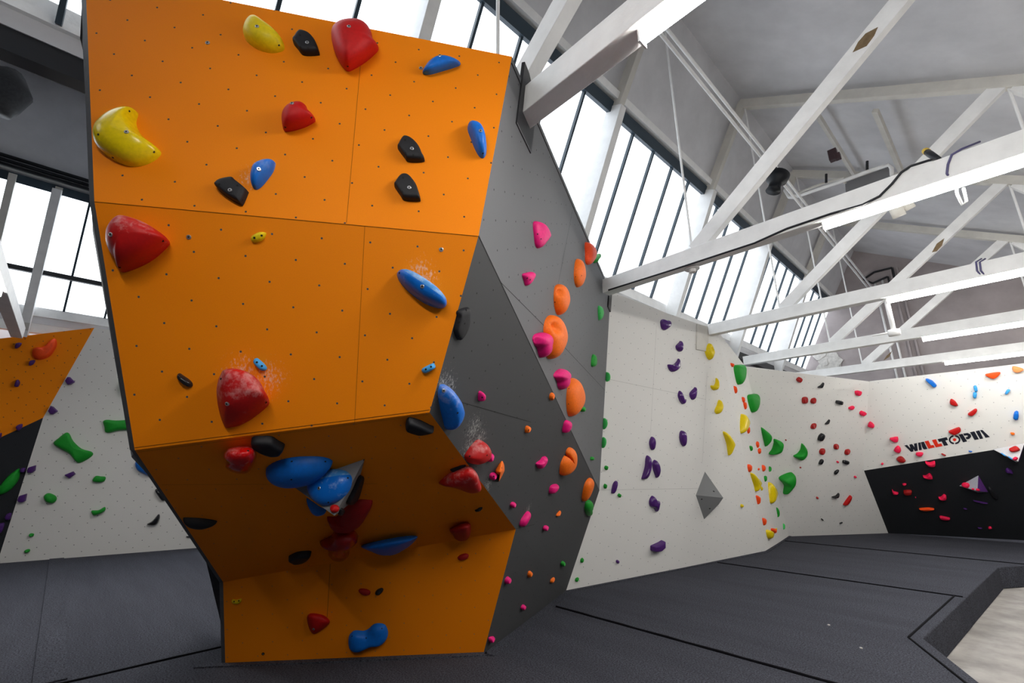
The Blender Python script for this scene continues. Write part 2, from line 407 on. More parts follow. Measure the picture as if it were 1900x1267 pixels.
# closed top and back
_o = np.array([0, 0, -.05])
e = MB(); e.add([TL + _o, TR + _o, PT + _o, SB[0] + _o], [(0, 1, 2, 3)]); e.add([SB[0] + _o, PT + _o, PB, SB[4]], [(0, 1, 2, 3)])
e.build('back_panel', M['edge'], B)

# ------------------------------------------------------------------ white wall on the right
WR = tag(empty('climbing_wall', (b0 + b1) / 2), 'long white overhanging climbing wall running from the boulder to the far corner', 'climbing wall')
_l = W1[0] - bd * .25; PT_l = PT - bd * .3; PB_l = PB - bd * .25
panel('wall_panel', 'W1', [PB, E1B, E1T, onp(1240, 582, W1), PT, PM], M['white1'], WR, joints=[((1218, 604), (1205, 840)), ((1127, 703), (1310, 741)), ((1312, 690), (1303, 860)), ((1113, 909), (1300, 906))], jm='joint_white', jw=.004)
panel('wall_panel', 'W2', [E1B, CB, CT, E1T], M['white2'], WR)
panel('wall_panel', 'W3', [CB, DB2, DM, DT, CT], M['white2'], WR)
panel('wall_panel', 'W3B', [DB2, DB, DM], M['white2'], WR)
WF = tag(empty('climbing_wall', DB), 'far climbing wall with white upper panels, lettering and black lower overhang', 'climbing wall')
W4P = panel('upper_panel', 'W4', [DM, W4BR, W4TR, DT], M['white2'], WF)
panel('lower_panel', 'W5', [DB, W5BR, W5TR, DM], M['charcoal'], WF)
WLW = tag(empty('climbing_wall', _a), 'left climbing wall of orange, charcoal and white facets behind the boulder', 'climbing wall')
panel('white_panel', 'WL', [LB, _a, _c + _d * 1.5, onp(330, 640, WL), onp(205, 612, WL), LT, LMID], M['whiteL'], WLW)
panel('orange_panel', 'WLO', [LT, LMID, onp(0, 812, WLO), onp(-160, 895, WLO), onp(-160, 650, WLO), onp(0, 628, WLO)], M['orangeL'], WLW)
panel('charcoal_panel', 'WLC', [LMID, LB, onp(-160, 1075, WLC), onp(-160, 895, WLO), onp(0, 812, WLO)], M['charcoal'], WLW)

# lettering on the far wall
LV = (1640, 780, 8.636)
LG = empty('lettering', onp(*Zm(LV, [(1000, 330)])[0], W4)); LG.parent = WF; LG.location = Vector(POS[LG.name] - POS[WF.name])
LG['label'] = 'black stencil lettering with two red letters and a red-dotted ring'
def letters(name, polys, mat, parent):
    for poly in polys:
        MB().slab([onp(x, y, W4, .006) for x, y in Zm(LV, poly)], W4[1], .005).build(name, mat, parent)
M['ink'] = mat_plain('black_lettering', (.012, .014, .025), .5, .3); M['ink_red'] = mat_plain('red_lettering', (.75, .03, .01), .5, .3)
ringo = [(1133 + 93 * math.cos(a), 308 + 73 * math.sin(a)) for a in [i * math.pi / 24 for i in range(48)]]
ringi = [(1133 + 66 * math.cos(a), 308 + 49 * math.sin(a)) for a in [i * math.pi / 24 for i in range(48)]]
half1 = ringo[2:23] + ringi[22:1:-1]; half2 = ringo[26:47] + ringi[46:25:-1]
half1 = [ (x, y) for x, y in ringo[13:35]] + [(x, y) for x, y in ringi[34:12:-1]]
half2 = (ringo + ringo)[37:60] + (ringi + ringi)[59:36:-1]
letters('letter', [[(330, 400), (372, 392), (425, 450), (408, 386), (452, 378), (492, 432), (482, 372), (528, 362), (545, 485), (498, 493), (472, 455), (473, 497), (435, 504)],
    [(548, 358), (586, 352), (610, 470), (565, 478)], [(592, 350), (640, 340), (697, 455), (648, 465), (628, 452), (612, 420)],
    [(860, 300), (1005, 268), (1028, 310), (985, 322), (1030, 395), (965, 407), (925, 335), (885, 345)], half1, half2,
    [(1198, 228), (1258, 215), (1335, 335), (1270, 350)], [(1270, 212), (1340, 200), (1392, 225), (1400, 262), (1365, 296), (1325, 302), (1308, 272), (1340, 262), (1348, 245), (1325, 238), (1290, 245)],
    [(1380, 190), (1450, 175), (1522, 300), (1455, 313)], [(1470, 172), (1530, 160), (1592, 288), (1540, 297)], [(1540, 158), (1578, 152), (1698, 265), (1628, 278), (1606, 240)]], M['ink'], LG)
letters('red_letter', [[(652, 335), (715, 322), (752, 400), (795, 392), (815, 432), (715, 452)], [(770, 315), (835, 302), (868, 378), (920, 368), (940, 410), (832, 432)],
    [(1133 + 28 * math.cos(i * .524), 308 + 23 * math.sin(i * .524)) for i in range(12)]], M['ink_red'], LG)

# ------------------------------------------------------------------ landing mats
def mat_piece(pts, label):
    pts = [np.array([p[0], p[1], 0.0]) for p in pts]; c = sum(pts) / len(pts)
    o = MB().slab(pts, (0, 0, 1), .318).build('landing_mat', M['carpet'], origin=(c[0], c[1], -.32), bevel=.012)
    tag(o, label, 'mat', 'carpet-covered landing mats')
    return o
mat_piece([(-5.42, -6.5), (4.3, -6.5), (4.3, -4.0), (1.75, .45), (-.14, 4.545), (-5.42, 4.545)], 'large charcoal carpet landing mat around the foot of the orange boulder')
mat_piece([(-5.42, 4.575), (-.147, 4.575), (-.92, 6.28), (-.73, 8.485), (-5.42, 8.485)], 'charcoal carpet landing mat between the first two floor seams, by the concrete pit corner')
mat_piece([(-5.42, 8.515), (-.73, 8.515), (-.49, 11.3), (-.12, 11.885), (-5.42, 11.885)], 'third charcoal carpet mat, beside the long edge of the concrete pit')
mat_piece([(-5.42, 11.915), (-.11, 11.915), (.33, 12.61), (4.3, 13.3), (4.3, 17.4), (-5.42, 17.4)], 'farthest charcoal carpet mat, under the black overhanging wall')
mat_piece([(-13.3, -6.5), (-5.435, -6.5), (-5.435, 17.4), (-13.3, 17.4)], 'wide charcoal carpet mat on the left, in front of the left climbing wall')
MATS = {o.name: o for o in COL.objects if o.name.startswith('landing_mat')}
def seam(owner, a, b, wob=.006):
    pts = []; a = np.array([*a, 0.0]); b = np.array([*b, 0.0]); d = nrm(b - a); s_ = np.array([-d[1], d[0], 0])
    for i in range(25): pts.append(a + (b - a) * i / 24 + s_ * wob * math.sin(i * 2.1) + np.array([0, 0, .001]))
    MB().tube(pts, .011, 6).build('edge_seam', M['seam'], MATS[owner])
seam('landing_mat', (-4.4, 4.56), (-.17, 4.56)); seam('landing_mat.001', (-4.2, 8.5), (-.76, 8.5)); seam('landing_mat.002', (-3.9, 11.9), (-.14, 11.9)); seam('landing_mat.004', (-5.428, -3.0), (-5.428, 3.0))
seam('landing_mat.001', (-1.02, 6.20), (-.3, 4.7), .0); seam('landing_mat.001', (-1.02, 6.22), (-.84, 8.46), .0)
def flap(pts, w, label):
    """flat carpet band laid along a floor line"""
    b = MB(); pts = [np.array([p[0], p[1], 0.0]) for p in pts]; L = []; Rr = []
    for i, p in enumerate(pts):
        d = nrm(pts[min(i + 1, len(pts) - 1)] - pts[max(i - 1, 0)]); a = np.array([d[1], -d[0], 0])
        L.append(p); Rr.append(p + a * w)
    for i in range(len(pts) - 1):
        q = [L[i], L[i + 1], Rr[i + 1], Rr[i]]; up = np.array([0, 0, .012])
        b.slab([x + up for x in q], (0, 0, 1), .012)
    o = b.build('carpet_strip', M['carpet'], origin=pts[0]); return tag(o, label, 'carpet strip')
flap([(-12.8, .06), (-5.5, .10)], -.20, 'narrow carpet strip covering the mat joint on the left floor')
_u = nrm(BR - BL)
flap([BL - _u * .22, BL + (BR - BL) * .5, BR + _u * .03], .07, 'carpet edging strip along the front foot of the orange boulder')
flap([BR + np.array([.03, -.02, 0]), BR + (PB - BR) * .5 + np.array([.02, 0, 0]), PB], .10, 'carpet edging strip along the foot of the grey boulder side')
flap([PB, (b0 + b1) / 2, b1, E1B, CB], .05, 'carpet edging strip along the foot of the long white wall')

# ================================================================== ROOF TRUSSES, LAMPS, SERVICES
TL_LABEL = {1: 'nearest white roof truss, its chord bolted to the grey side of the boulder',
            2: 'second white roof truss from the camera, carrying the black cable',
            3: 'third white roof truss, ending in a plate on the white wall',
            4: 'fourth white roof truss, reaching the far corner of the white wall',
            5: 'farthest white roof truss above the lettered wall', 0: 'white roof truss over the left wall at the left edge'}
CH_X = {0: -4.0, 1: -1.86, 2: -3.38, 3: -3.30, 4: -3.86, 5: -4.1}
def slope_z(x): return RZ - .02 - (x - RID) * (RZ - 4.60) / (VAL + BAYW - RID)
def truss(k, dx=0.0, nm='roof_truss', label=None, xa=None, xb=4.2, full=True):
    Y = TY[k]; xa = CH_X[k] if xa is None else xa
    root = tag(empty(nm, (xa + .5, Y, 4.0)), label or TL_LABEL[k], 'roof truss', 'white timber roof trusses')
    MB().box((xa, Y - .075, 3.9), (xb, Y + .075, 4.1)).build('bottom_chord', M['white_paint'], root, bevel=.006)
    d = dx
    MB().bar((VAL + d + .0, Y, 4.12), (HEAD[0] + .06 + d, Y, HEAD[1] - .05), .13, .26, up=(1, 0, .4)).build('glazing_rafter', M['white_paint'], root, bevel=.005)
    if not full: return root
    MB().bar((HEAD[0] + .03 + d, Y, HEAD[1] - .12), (RID + d + .03, Y, RZ - .05), .11, .15, up=(1, 0, .4)).build('head_rafter', M['cream_paint'], root, bevel=.005)
    MB().bar((RID + d - .03, Y, RZ - .06), (VAL + BAYW + d - .1, Y, 4.60), .12, .16).build('top_rafter', M['cream_paint'], root, bevel=.005)
    MB().bar((-2.08 + d, Y, 4.08), (.90 + d, Y, slope_z(.90) - .06), .10, .17, up=(0, 0, 1)).build('diagonal_brace', M['white_paint'], root, bevel=.005)
    MB().bar((1.0 + d, Y, slope_z(.98) - .12), (2.6 + d, Y, 4.08), .10, .14).build('diagonal_brace', M['white_paint'], root, bevel=.005)
    MB().tube([(-2.12 + d, Y, 4.1), (-2.12 + d, Y, RZ - .1)], .015, 8).build('hanger_rod', M['white_paint'], root)
    MB().tube([(.95 + d, Y, 4.1), (.95 + d, Y, slope_z(.95) - .1)], .018, 8).build('hanger_rod', M['white_paint'], root)
    return root
TR_ = {}
for k in range(1, 6): TR_[k] = truss(k)
# peeled paint on braces (bare timber patches set into the face)
def patch(px, Y, name, parent, mat):
    pts = [ony(x, y, Y) for x, y in px]
    n = np.array([0, -1.0, 0]); return MB().slab(pts, n, .006).build(name, mat, parent)
patch([(1582, 97), (1592, 78), (1606, 62), (1629, 50), (1622, 66), (1608, 85)], TY[2] - .053, 'peeled_patch', TR_[2], M['bare'])
patch([(1729, 468), (1738, 452), (1752, 442), (1748, 455), (1738, 466)], TY[3] - .053, 'peeled_patch', TR_[3], M['bare'])
patch([(1639, 669), (1645, 660), (1655, 651), (1650, 662)], TY[5] - .053, 'peeled_patch', TR_[5], M['bare'])
# left bay: only the first truss shows (its chord lands on the left wall)
lt = truss(0, dx=-BAYW, label=TL_LABEL[0], xa=-11.75, xb=VAL - .2, full=False)
# extra pale glazing posts of the left bay
for px, lab in (((107, 365), 'pale glazing post nearest the boulder on the left window'), ((22, 340), 'pale glazing post nearest the left edge of the photo')):
    q = onp(px[0], px[1], plane(np.array([FOOT[0] - BAYW, 0, FOOT[1]]), np.array([FOOT[0] - BAYW, 1, FOOT[1]]), np.array([HEAD[0] - BAYW, 0, HEAD[1]])))
    o = MB().bar((FOOT[0] - BAYW + .03, q[1], 4.2), (HEAD[0] - BAYW + .06, q[1], HEAD[1]), .10, .10, up=(1, 0, .4)).build('glazing_post', M['cream_paint'], origin=(FOOT[0] - BAYW, q[1], 4.2))
    tag(o, lab, 'post')
# wall plates where the chords meet the walls
b = MB(); n = G1[1]
pl = [onp(x, y, G1, .03) for x, y in ((970, 152), (963, 210), (985, 262), (988, 225), (977, 160))]
u = nrm(np.cross(n, (0, 0, 1))); c = A_ + np.array([0, 0, .12]); w = np.cross(n, u); w = w if w[2] > 0 else -w
b.slab([c + n * .025 + u * a + w * q for a, q in ((-.16, -.26), (.16, -.26), (.16, .22), (-.16, .22))], n, .025)
tag(b.build('mounting_plate', M['black'], origin=c, bevel=.004), 'black steel plate where the nearest beam meets the boulder', 'bracket')
c = onp(1131, 552, G1); b = MB(); b.slab([c + n * .02 + u * a + w * q for a, q in ((-.10, -.20), (.16, -.20), (.16, .20), (-.10, .20))], n, .02)
tag(b.build('mounting_plate', M['black'], origin=c, bevel=.003), 'black steel plate at the top right corner of the grey boulder side', 'bracket')
n = W1[1]; c = onp(1302, 626, W1); u, w = frame(n); b = MB(); b.slab([c + n * .025 + u * a + w * q for a, q in ((-.17, -.24), (.17, -.24), (.17, .22), (-.17, .22))], n, .025)
tag(b.build('mounting_plate', M['white1'] if False else M['cream_paint'], origin=c, bevel=.003), 'pale plate on the white wall behind the third beam end', 'bracket')

def tube_light(x0, x1, Y, label, dxr=0):
    root = tag(empty('tube_light', ((x0 + x1) / 2, Y, 3.87)), label, 'tube light', 'tube lights under the roof beams')
    MB().box((x0 + .02, Y - .03, 3.872), (x1 - .02, Y + .03, 3.899)).box((x0 - .012, Y - .036, 3.818), (x0 - .001, Y + .036, 3.899)).box((x1 + .001, Y - .036, 3.818), (x1 + .012, Y + .036, 3.899)).build('lamp_body', M['white_paint'], root)
    b = MB(); n = 10; pts = []
    prof = [(-.032, 3.872)] + [(-.032 * math.cos(a), 3.858 - .032 * math.sin(a)) for a in [i * math.pi / 8 for i in range(9)]] + [(.032, 3.872)]
    k = len(prof); vs = [(x0, Y + p, z) for p, z in prof] + [(x1, Y + p, z) for p, z in prof]
    b.add(vs, [(i, i + 1, k + i + 1, k + i) for i in range(k - 1)] + [(k - 1, 0, k, 2 * k - 1), tuple(range(k)), tuple(range(2 * k - 1, k - 1, -1))])
    b.build('diffuser', M['tube'], root)
    return root
LX = {1: -.92, 2: -.80, 3: -.76, 4: -.68, 5: -.60}
LL_ = {1: 'glowing tube light under the nearest roof beam', 2: 'glowing tube light under the second roof beam', 3: 'glowing tube light under the third roof beam',
       4: 'glowing tube light under the fourth roof beam', 5: 'glowing tube light under the farthest beam, above the lettered wall'}
for k in range(1, 6): tube_light(LX[k], 2.3, TY[k], LL_[k])
# the lamps of the same rows behind the photographer and at the left edge, plus an added left-aisle one
tag(MB().box((-11.7, TY[1] - .075, 3.9), (-5.2, TY[1] + .075, 4.1)).build('roof_beam', M['white_paint']), 'white roof beam of the left aisle, hidden behind the boulder', 'beam')
tube_light(-9.2, -6.4, TY[1], 'added unseen tube light brightening the left aisle, hidden behind the boulder')  # unseen lamp, added to brighten the left bay
tube_light(-8.7, -6.4, TY[0], 'tube light under the beam at the left edge of the photo')
for k, Y in ((0, TY[0]),): 
    tube_light(-.92, 2.4, Y, 'tube light under the beam behind the photographer')
    MB_ = MB().box((-4.0, Y - .075, 3.9), (4.2, Y + .075, 4.1)).build('roof_beam', M['white_paint']); tag(MB_, 'white roof beam behind the photographer', 'beam')

# twin white pipes running along the hall under the ridge
def run_pipe(name, px, X, r, label, ya=-2.0, yb=17.4, mat='white_paint'):
    p = onx(px[0], px[1], X)
    o = MB().tube([(X, ya, p[2]), (X, yb, p[2])], r, 10).build(name, M[mat], origin=(X, (ya + yb) / 2, p[2]), smooth=True)
    return tag(o, label, 'pipe')
run_pipe('ceiling_pipe', (1222, 58), -1.75, .022, 'left of the two long white pipes under the ridge')
run_pipe('ceiling_pipe', (1241, 58), -1.72, .022, 'right of the two long white pipes under the ridge')
# long dark pipe and black cable bundle under the left bay roof
gl2 = plane(np.array([FOOT[0] - BAYW, 0, FOOT[1]]), np.array([FOOT[0] - BAYW, 1, FOOT[1]]), np.array([HEAD[0] - BAYW, 0, HEAD[1]]))
p = onp(80, 319, gl2, .12)
for i in range(3):
    o = MB().tube([(p[0] + .02 * i, -4.5, p[2] - .075 + .075 * i), (p[0] + .02 * i, 16, p[2] - .075 + .075 * i)], .036, 8).build('ceiling_pipe', M['black'], origin=(p[0], 0, p[2] - .075 + .075 * i), smooth=True)
    tag(o, ['lowest', 'middle', 'topmost'][i] + ' of the three black pipes above the left window', 'pipe')
p = onp(110, 512, gl2, .10)
tag(MB().bar((p[0], -1.55, p[2]), (p[0], 3.0, p[2]), .07, .09).build('window_rail', M['black'], origin=p), 'dark horizontal rail across the left window', 'rail')
# rounded dark fan housing at the left edge
p = onx(12, 165, -8.8); b = MB()
b.tube([p + np.array([-.15, -.25, .16]), p + np.array([-.02, -.02, .10]), p + np.array([.03, .03, -.05]), p + np.array([.0, .0, -.28]), p + np.array([-.02, -.02, -.40])], .2, 16, radii=[.16, .24, .25, .19, .15])
b.tube([p, np.array([p[0], p[1], p[2] + .12])], .03, 8)
tag(b.build('duct_elbow', M['galv'], origin=p, smooth=True), 'dark rounded duct elbow under the left roof slope', 'duct')

# black cable drooping over the second chord
zc = lambda x, y: ony(x, y, TY[2] - .083)
cp = [zc(x, y) for x, y in ((1129, 538), (1250, 500), (1400, 451), (1460, 424), (1540, 397), (1600, 380), (1632, 364), (1655, 341), (1672, 320), (1690, 308), (1722, 298))] + [ony(1735, 296, TY[2])]
tag(MB().tube(cp, .011, 8).build('power_cable', M['cable'], origin=cp[0], smooth=True), 'black cable snaking along the second roof beam', 'cable')
for px, Y, lab in ((((1760, 312), (1757, 325), (1760, 331)), TY[2], 'dark cable loop tied round the second beam near its tube light'),):
    pts = [ony(1818, 263, Y), ony(1785, 276, Y - .083), ony(1766, 287, Y - .083), ony(1759, 305, Y - .083), ony(1757, 322, Y - .083), ony(1762, 331, Y - .05)]
    tag(MB().tube(pts, .009, 8).build('cable_tie', M['cable_violet'], origin=pts[0], smooth=True), lab, 'cable')
for i, x in enumerate((1811, 1818)):
    pts = [ony(x + 10, 480, TY[3]), ony(x, 486, TY[3] - .083), ony(x + 2, 502, TY[3] - .083), ony(x + 10, 512, TY[3] - .06)]
    tag(MB().tube(pts, .010, 8).build('cable_tie', M['cable_violet'], origin=pts[0], smooth=True), ['left', 'right'][i] + ' violet cable tie round the third beam near the right edge', 'cable')
# small fittings
p = onz(1284, 497, 3.9); b = MB(); b.tube([p + np.array([0, 0, 0]), p + np.array([0, 0, -.02])], .085, 20); b.tube([p + np.array([0, 0, -.02]), p + np.array([.0, 0, -.06])], .04, 12)
tag(b.build('smoke_detector', M['white_paint'], origin=p), 'small white round detector under the second beam', 'detector')
p = ony(1440, 338, 7.4); b = MB()
ax = nrm(np.array([-.35, -.25, -1])); b.tube([p - ax * .16, p - ax * .14, p - ax * .02, p + ax * .02, p + ax * .10, p + ax * .17], .1, 20, radii=[.15, .165, .15, .09, .09, .11])
pd = tag(b.build('pendant_lamp', mat_plain('matt_black_enamel', (.004, .005, .008), .5, .3), origin=p, smooth=True), 'black bell-shaped lamp hanging behind the second truss brace', 'lamp')
MB().bar(p - ax * .15, p + np.array([.0, .0, .45]), .02, .02).build('bracket', M['black'], pd)
# pipe cluster with taps
Yp = 9.6
P = lambda x, y, Y=Yp: ony(x, y, Y)
b = MB(); b.tube([P(1462, 338), P(1470, 362), P(1480, 364), P(1560, 337), P(1610, 318), P(1648, 306), P(1654, 312), P(1655, 325)], .032, 10)
b.tube([P(1456, 352), P(1464, 366), P(1478, 367)], .03, 10)
pc = tag(b.build('heating_pipe', M['white_paint'], origin=P(1560, 337), smooth=True), 'white heating pipe with two black taps under the roof', 'pipe')
for x, y in ((1533, 333), (1609, 309)):
    MB().tube([P(x, y + 6), P(x, y - 10)], .022, 8).build('tap', M['black'], pc)
tag(MB().tube([P(1480, 358, 9.7), P(1525, 341, 9.7), P(1566, 330, 9.7), P(1568, 340, 9.7)], .024, 10).build('heating_pipe', M['cream_paint'], origin=P(1525, 341, 9.7), smooth=True), 'thinner white pipe just behind the heating pipe', 'pipe')
c = [P(1568, 338, 9.9), P(1652, 308, 9.9), P(1654, 335, 9.9), P(1570, 368, 9.9)]
tag(MB().slab(c, (0, -1, 0), .25).build('heater_box', M['heater'], origin=sum(c) / 4), 'grey heater box hanging behind the white heating pipe', 'heater')
p = P(1546, 288, 9.4); b = MB(); b.box(p - np.array([.07, .06, .11]), p + np.array([.07, .06, .11])); b.box(p + np.array([.02, -.08, -.14]), p + np.array([.11, .02, -.02]))
tag(b.build('alarm_sounder', mat_plain('dark_maroon_plastic', (.05, .025, .03), .5), origin=p, bevel=.01), 'dark maroon box fixed to a pale batten under the roof', 'alarm')
for pts, w, lab in ((((1518, 215), (1586, 325)), .07, 'pale batten on the roof slope behind the maroon box'), (((1624, 205), (1672, 318)), .08, 'pale batten on the roof slope right of the maroon box')):
    b_ = plane(np.array([RID, 0, RZ]), np.array([RID, 1, RZ]), np.array([VAL + BAYW, 0, 4.25]))
    q = [onp(x, y, b_, .04) for x, y in pts]
    tag(MB().bar(q[0], q[1], w, .06, up=b_[1]).build('roof_batten', M['cream_paint'], origin=q[0]), lab, 'batten')
q = [ony(1719, 281, TY[2] + .3), ony(1726, 286, TY[2] + .2), ony(1741, 296, TY[2] + .05)]
yc = MB().tube(q, .03, 10, radii=[.026, .028, .024]).build('cable_end', M['cable'], origin=q[2], smooth=True); tag(yc, 'capped black cable end with yellow tip on the second beam', 'cable')
MB().tube([q[0] + (q[0] - q[1]) * .25, q[0] + (q[1] - q[0]) * .25], .029, 10).build('yellow_tip', mat_plain('yellow_tape', (.75, .5, .06), .5), yc)
p = onz(1774, 343, 3.86); p2 = p + np.array([0, 0, -.19])
hk = MB().tube([p, p + np.array([-.01, 0, -.08]), p2, p2 + np.array([.03, 0, .02]), p + np.array([.035, 0, -.05])], .010, 8).build('hook', M['white_paint'], origin=p, smooth=True); tag(hk, 'small white hook hanging below the second tube light', 'hook')
# junction under second lamp, spotlight behind
p = ony(1652, 397, 7.2); b = MB(); b.tube([p, p + np.array([.14, 0, .02])], .08, 14); b.tube([p + np.array([.14, 0, .02]), p + np.array([.24, 0, .05])], .05, 12)
tag(b.build('spotlight', M['cream_paint'], origin=p, smooth=True), 'small grey spotlight tucked behind the second tube light', 'spotlight')
# services on the end wall
for x0, x1, r, lab in ((1640, 1665, .03, 'left'), (1655, 1682, .03, 'right')):
    a = ony(x0 - 6, 572, 17.5); q = ony(x1 + 2, 704, 17.5)
    tag(MB().tube([(a[0], 17.54, 7.2), (a[0], 17.54, 3.0)], r, 8).build('wall_pipe', M['white_paint'], origin=(a[0], 17.54, 3.0), smooth=True), lab + ' white pipe running down the end wall', 'pipe')
for x, lab in ((1676, 'left'), (1690, 'right')):
    a = ony(x, 600, 17.5)
    tag(MB().box((a[0] - .025, 17.52, 3.0), (a[0] + .025, 17.6, 7.5)).build('cable_tray', M['render'], origin=(a[0], 17.56, 3.0)), lab + ' mauve trunking strip on the end wall', 'trunking')
p = ony(1658, 612, TY[3]); q = np.array([p[0], p[1], 3.9])
b = MB(); b.tube([q, p], .03, 8); b.tube([p, p + np.array([0, 0, -.08])], .07, 12); b.bar(p + np.array([-.25, 0, -.03]), p + np.array([.05, 0, -.03]), .02, .02)
tag(b.build('pipe_stub', M['white_paint'], origin=p, smooth=True), 'white drop pipe with round end under the third beam', 'pipe')
p = ony(1640, 515, 17.5); b = MB()
for a, c in (((-.5, .1), (-.2, .25)), ((-.2, .25), (.25, .25)), ((.25, .25), (.25, -.15)), ((-.5, .1), (-.3, -.1)), ((-.3, -.1), (.1, 0)), ((.1, 0), (.1, -.2))):
    b.bar(p + np.array([a[0], 0, a[1]]), p + np.array([c[0], 0, c[1]]), .05, .05)
tag(b.build('wall_bracket', M['black'], origin=p), 'black bent bracket high on the mauve end wall', 'bracket')
# peeling plaster by the far window corner
b = MB(); random.seed(11)
for i in range(14):
    x, y = 1515 + random.random() * 38, 655 + random.random() * 30
    c = ony(x, y, 17.57); r = .08 + random.random() * .14
    b.slab([c + np.array([math.cos(a) * r * (.7 + .6 * random.random()), -.01 * i * .2, math.sin(a) * r * (.7 + .5 * random.random())]) for a in [j * .9 for j in range(7)]], (0, -1, 0), .02)
tag(b.build('plaster_patch', M['dust'], origin=ony(1530, 670, 17.57)), 'flaking pale plaster in the corner beside the far window', 'plaster')
# far vertical struts of the white wall's back frame, seen above its top

# ================================================================== CLIMBING HOLDS
VW = dict(A=(0, 0, 3.958), B=(0, 320, 3.958), C=(0, 600, 3.958), D=(0, 860, 3.1125), E=(400, 0, 3.958), F=(400, 320, 3.958), G=(340, 640, 5.76),
          H=(640, 640, 5.278), I=(320, 780, 3.958), J=(580, 800, 4.525), K=(380, 1020, 3.1667), L=(800, 80, 3.1675), M=(800, 380, 3.96), N=(800, 640, 3.52),
          O=(860, 860, 3.335), P=(1100, 540, 4.223), Q=(1100, 800, 4.223), R=(1300, 600, 5.278), S=(1360, 740, 4.525), T=(1580, 660, 5.9375),
          U=(1580, 820, 5.9375), V=(0, 600, 6.333), Z=(0, 0, 1.0))
HC = dict(yel=(.80, .60, .004), red=(.50, .004, .004), blu=(.003, .15, .62), bluL=(.05, .36, .80), blk=(.012, .012, .015), pnk=(.80, .006, .19), org=(.95, .17, .006),
          orr=(.95, .075, .006), grn=(.008, .30, .022), lgr=(.045, .50, .10), pur=(.075, .018, .16), ros=(.85, .012, .075), drd=(.36, .008, .008), ora=(.95, .30, .10),
          gry=(.155, .16, .17), pale=(.42, .42, .44))
HM = {k: mat_hold('hold_' + k, c, .45 if k in ('yel', 'pur', 'blu', 'bluL') else .58, spec=.3) for k, c in HC.items()}
HM['redc'] = mat_hold('hold_red_chalked', HC['red'], .5, .42); HM['bluc'] = mat_hold('hold_blue_chalked', HC['blu'], .42, .32)
HM['redg'] = mat_hold('hold_red_gloss', HC['red'], .12, .3); HM['pring'] = None
HM['purg'] = mat_hold('hold_purple_gloss', HC['pur'], .18); HM['drdg'] = mat_hold('hold_dark_red_gloss', HC['drd'], .15)
HM['yelg'] = mat_hold('hold_yellow_gloss', HC['yel'], .22); HM['bkg'] = mat_hold('hold_black_gloss', HC['blk'], .2)
HM['grey_gritty'] = mat_wall('volume_grey', (.24, .245, .25), dot=(.02, .02, .02), sp=.3, r=.01)

def mat_two(name, w, thr):
    """two-texture plastic: smooth deep blue with a rough paler facet on one side of a moulded line"""
    t = NT(name); ob = t.n('ShaderNodeTexCoord').outputs['Object']
    d = t.vmath('DOT_PRODUCT', ob, tuple(float(x) for x in w)).outputs[1]
    f = t.math('GREATER_THAN', d, thr)
    ch = t.ramp(t.math('ADD', t.noise(ob, 16, 5, .7), t.math('MULTIPLY', f, .12)), .58, .85)
    c = t.mix(f, HC['blu'], (.045, .24, .60))
    m = t.base(t.mix(t.math('MULTIPLY', ch, .5), c, (.62, .72, .82)), .4, .35)
    t.l(t.math('ADD', t.math('MULTIPLY', f, .3), .32), t.p.inputs['Roughness'])
    return m
def spline(P, per):
    n = len(P); out = []
    for i in range(n):
        p0, p1, p2, p3 = (np.array(P[(i + j) % n], float) for j in (-1, 0, 1, 2))
        for k in range(per):
            t = k / per
            out.append(.5 * ((2 * p1) + (p2 - p0) * t + (2 * p0 - 5 * p1 + 4 * p2 - p3) * t * t + (3 * p1 - p0 - 3 * p2 + p3) * t ** 3))
    return out
PROF = {'dome': [(math.cos(a) ** .70, math.sin(a)) for a in [i * math.pi / 18 for i in range(9)]],
        'slab': [(1, 0), (.99, .35), (.965, .65), (.91, .85), (.8, .95), (.62, .99), (.4, 1.0), (.2, 1.01)],
        'cone': [(1, 0), (.97, .12), (.85, .3), (.7, .48), (.55, .64), (.4, .78), (.27, .89), (.15, .96), (.06, .99)],
        'wedge': [(1, 0), (.985, .3), (.93, .5), (.78, .68), (.58, .82), (.38, .92), (.2, .98), (.08, 1.0)]}
HOLDS = {}
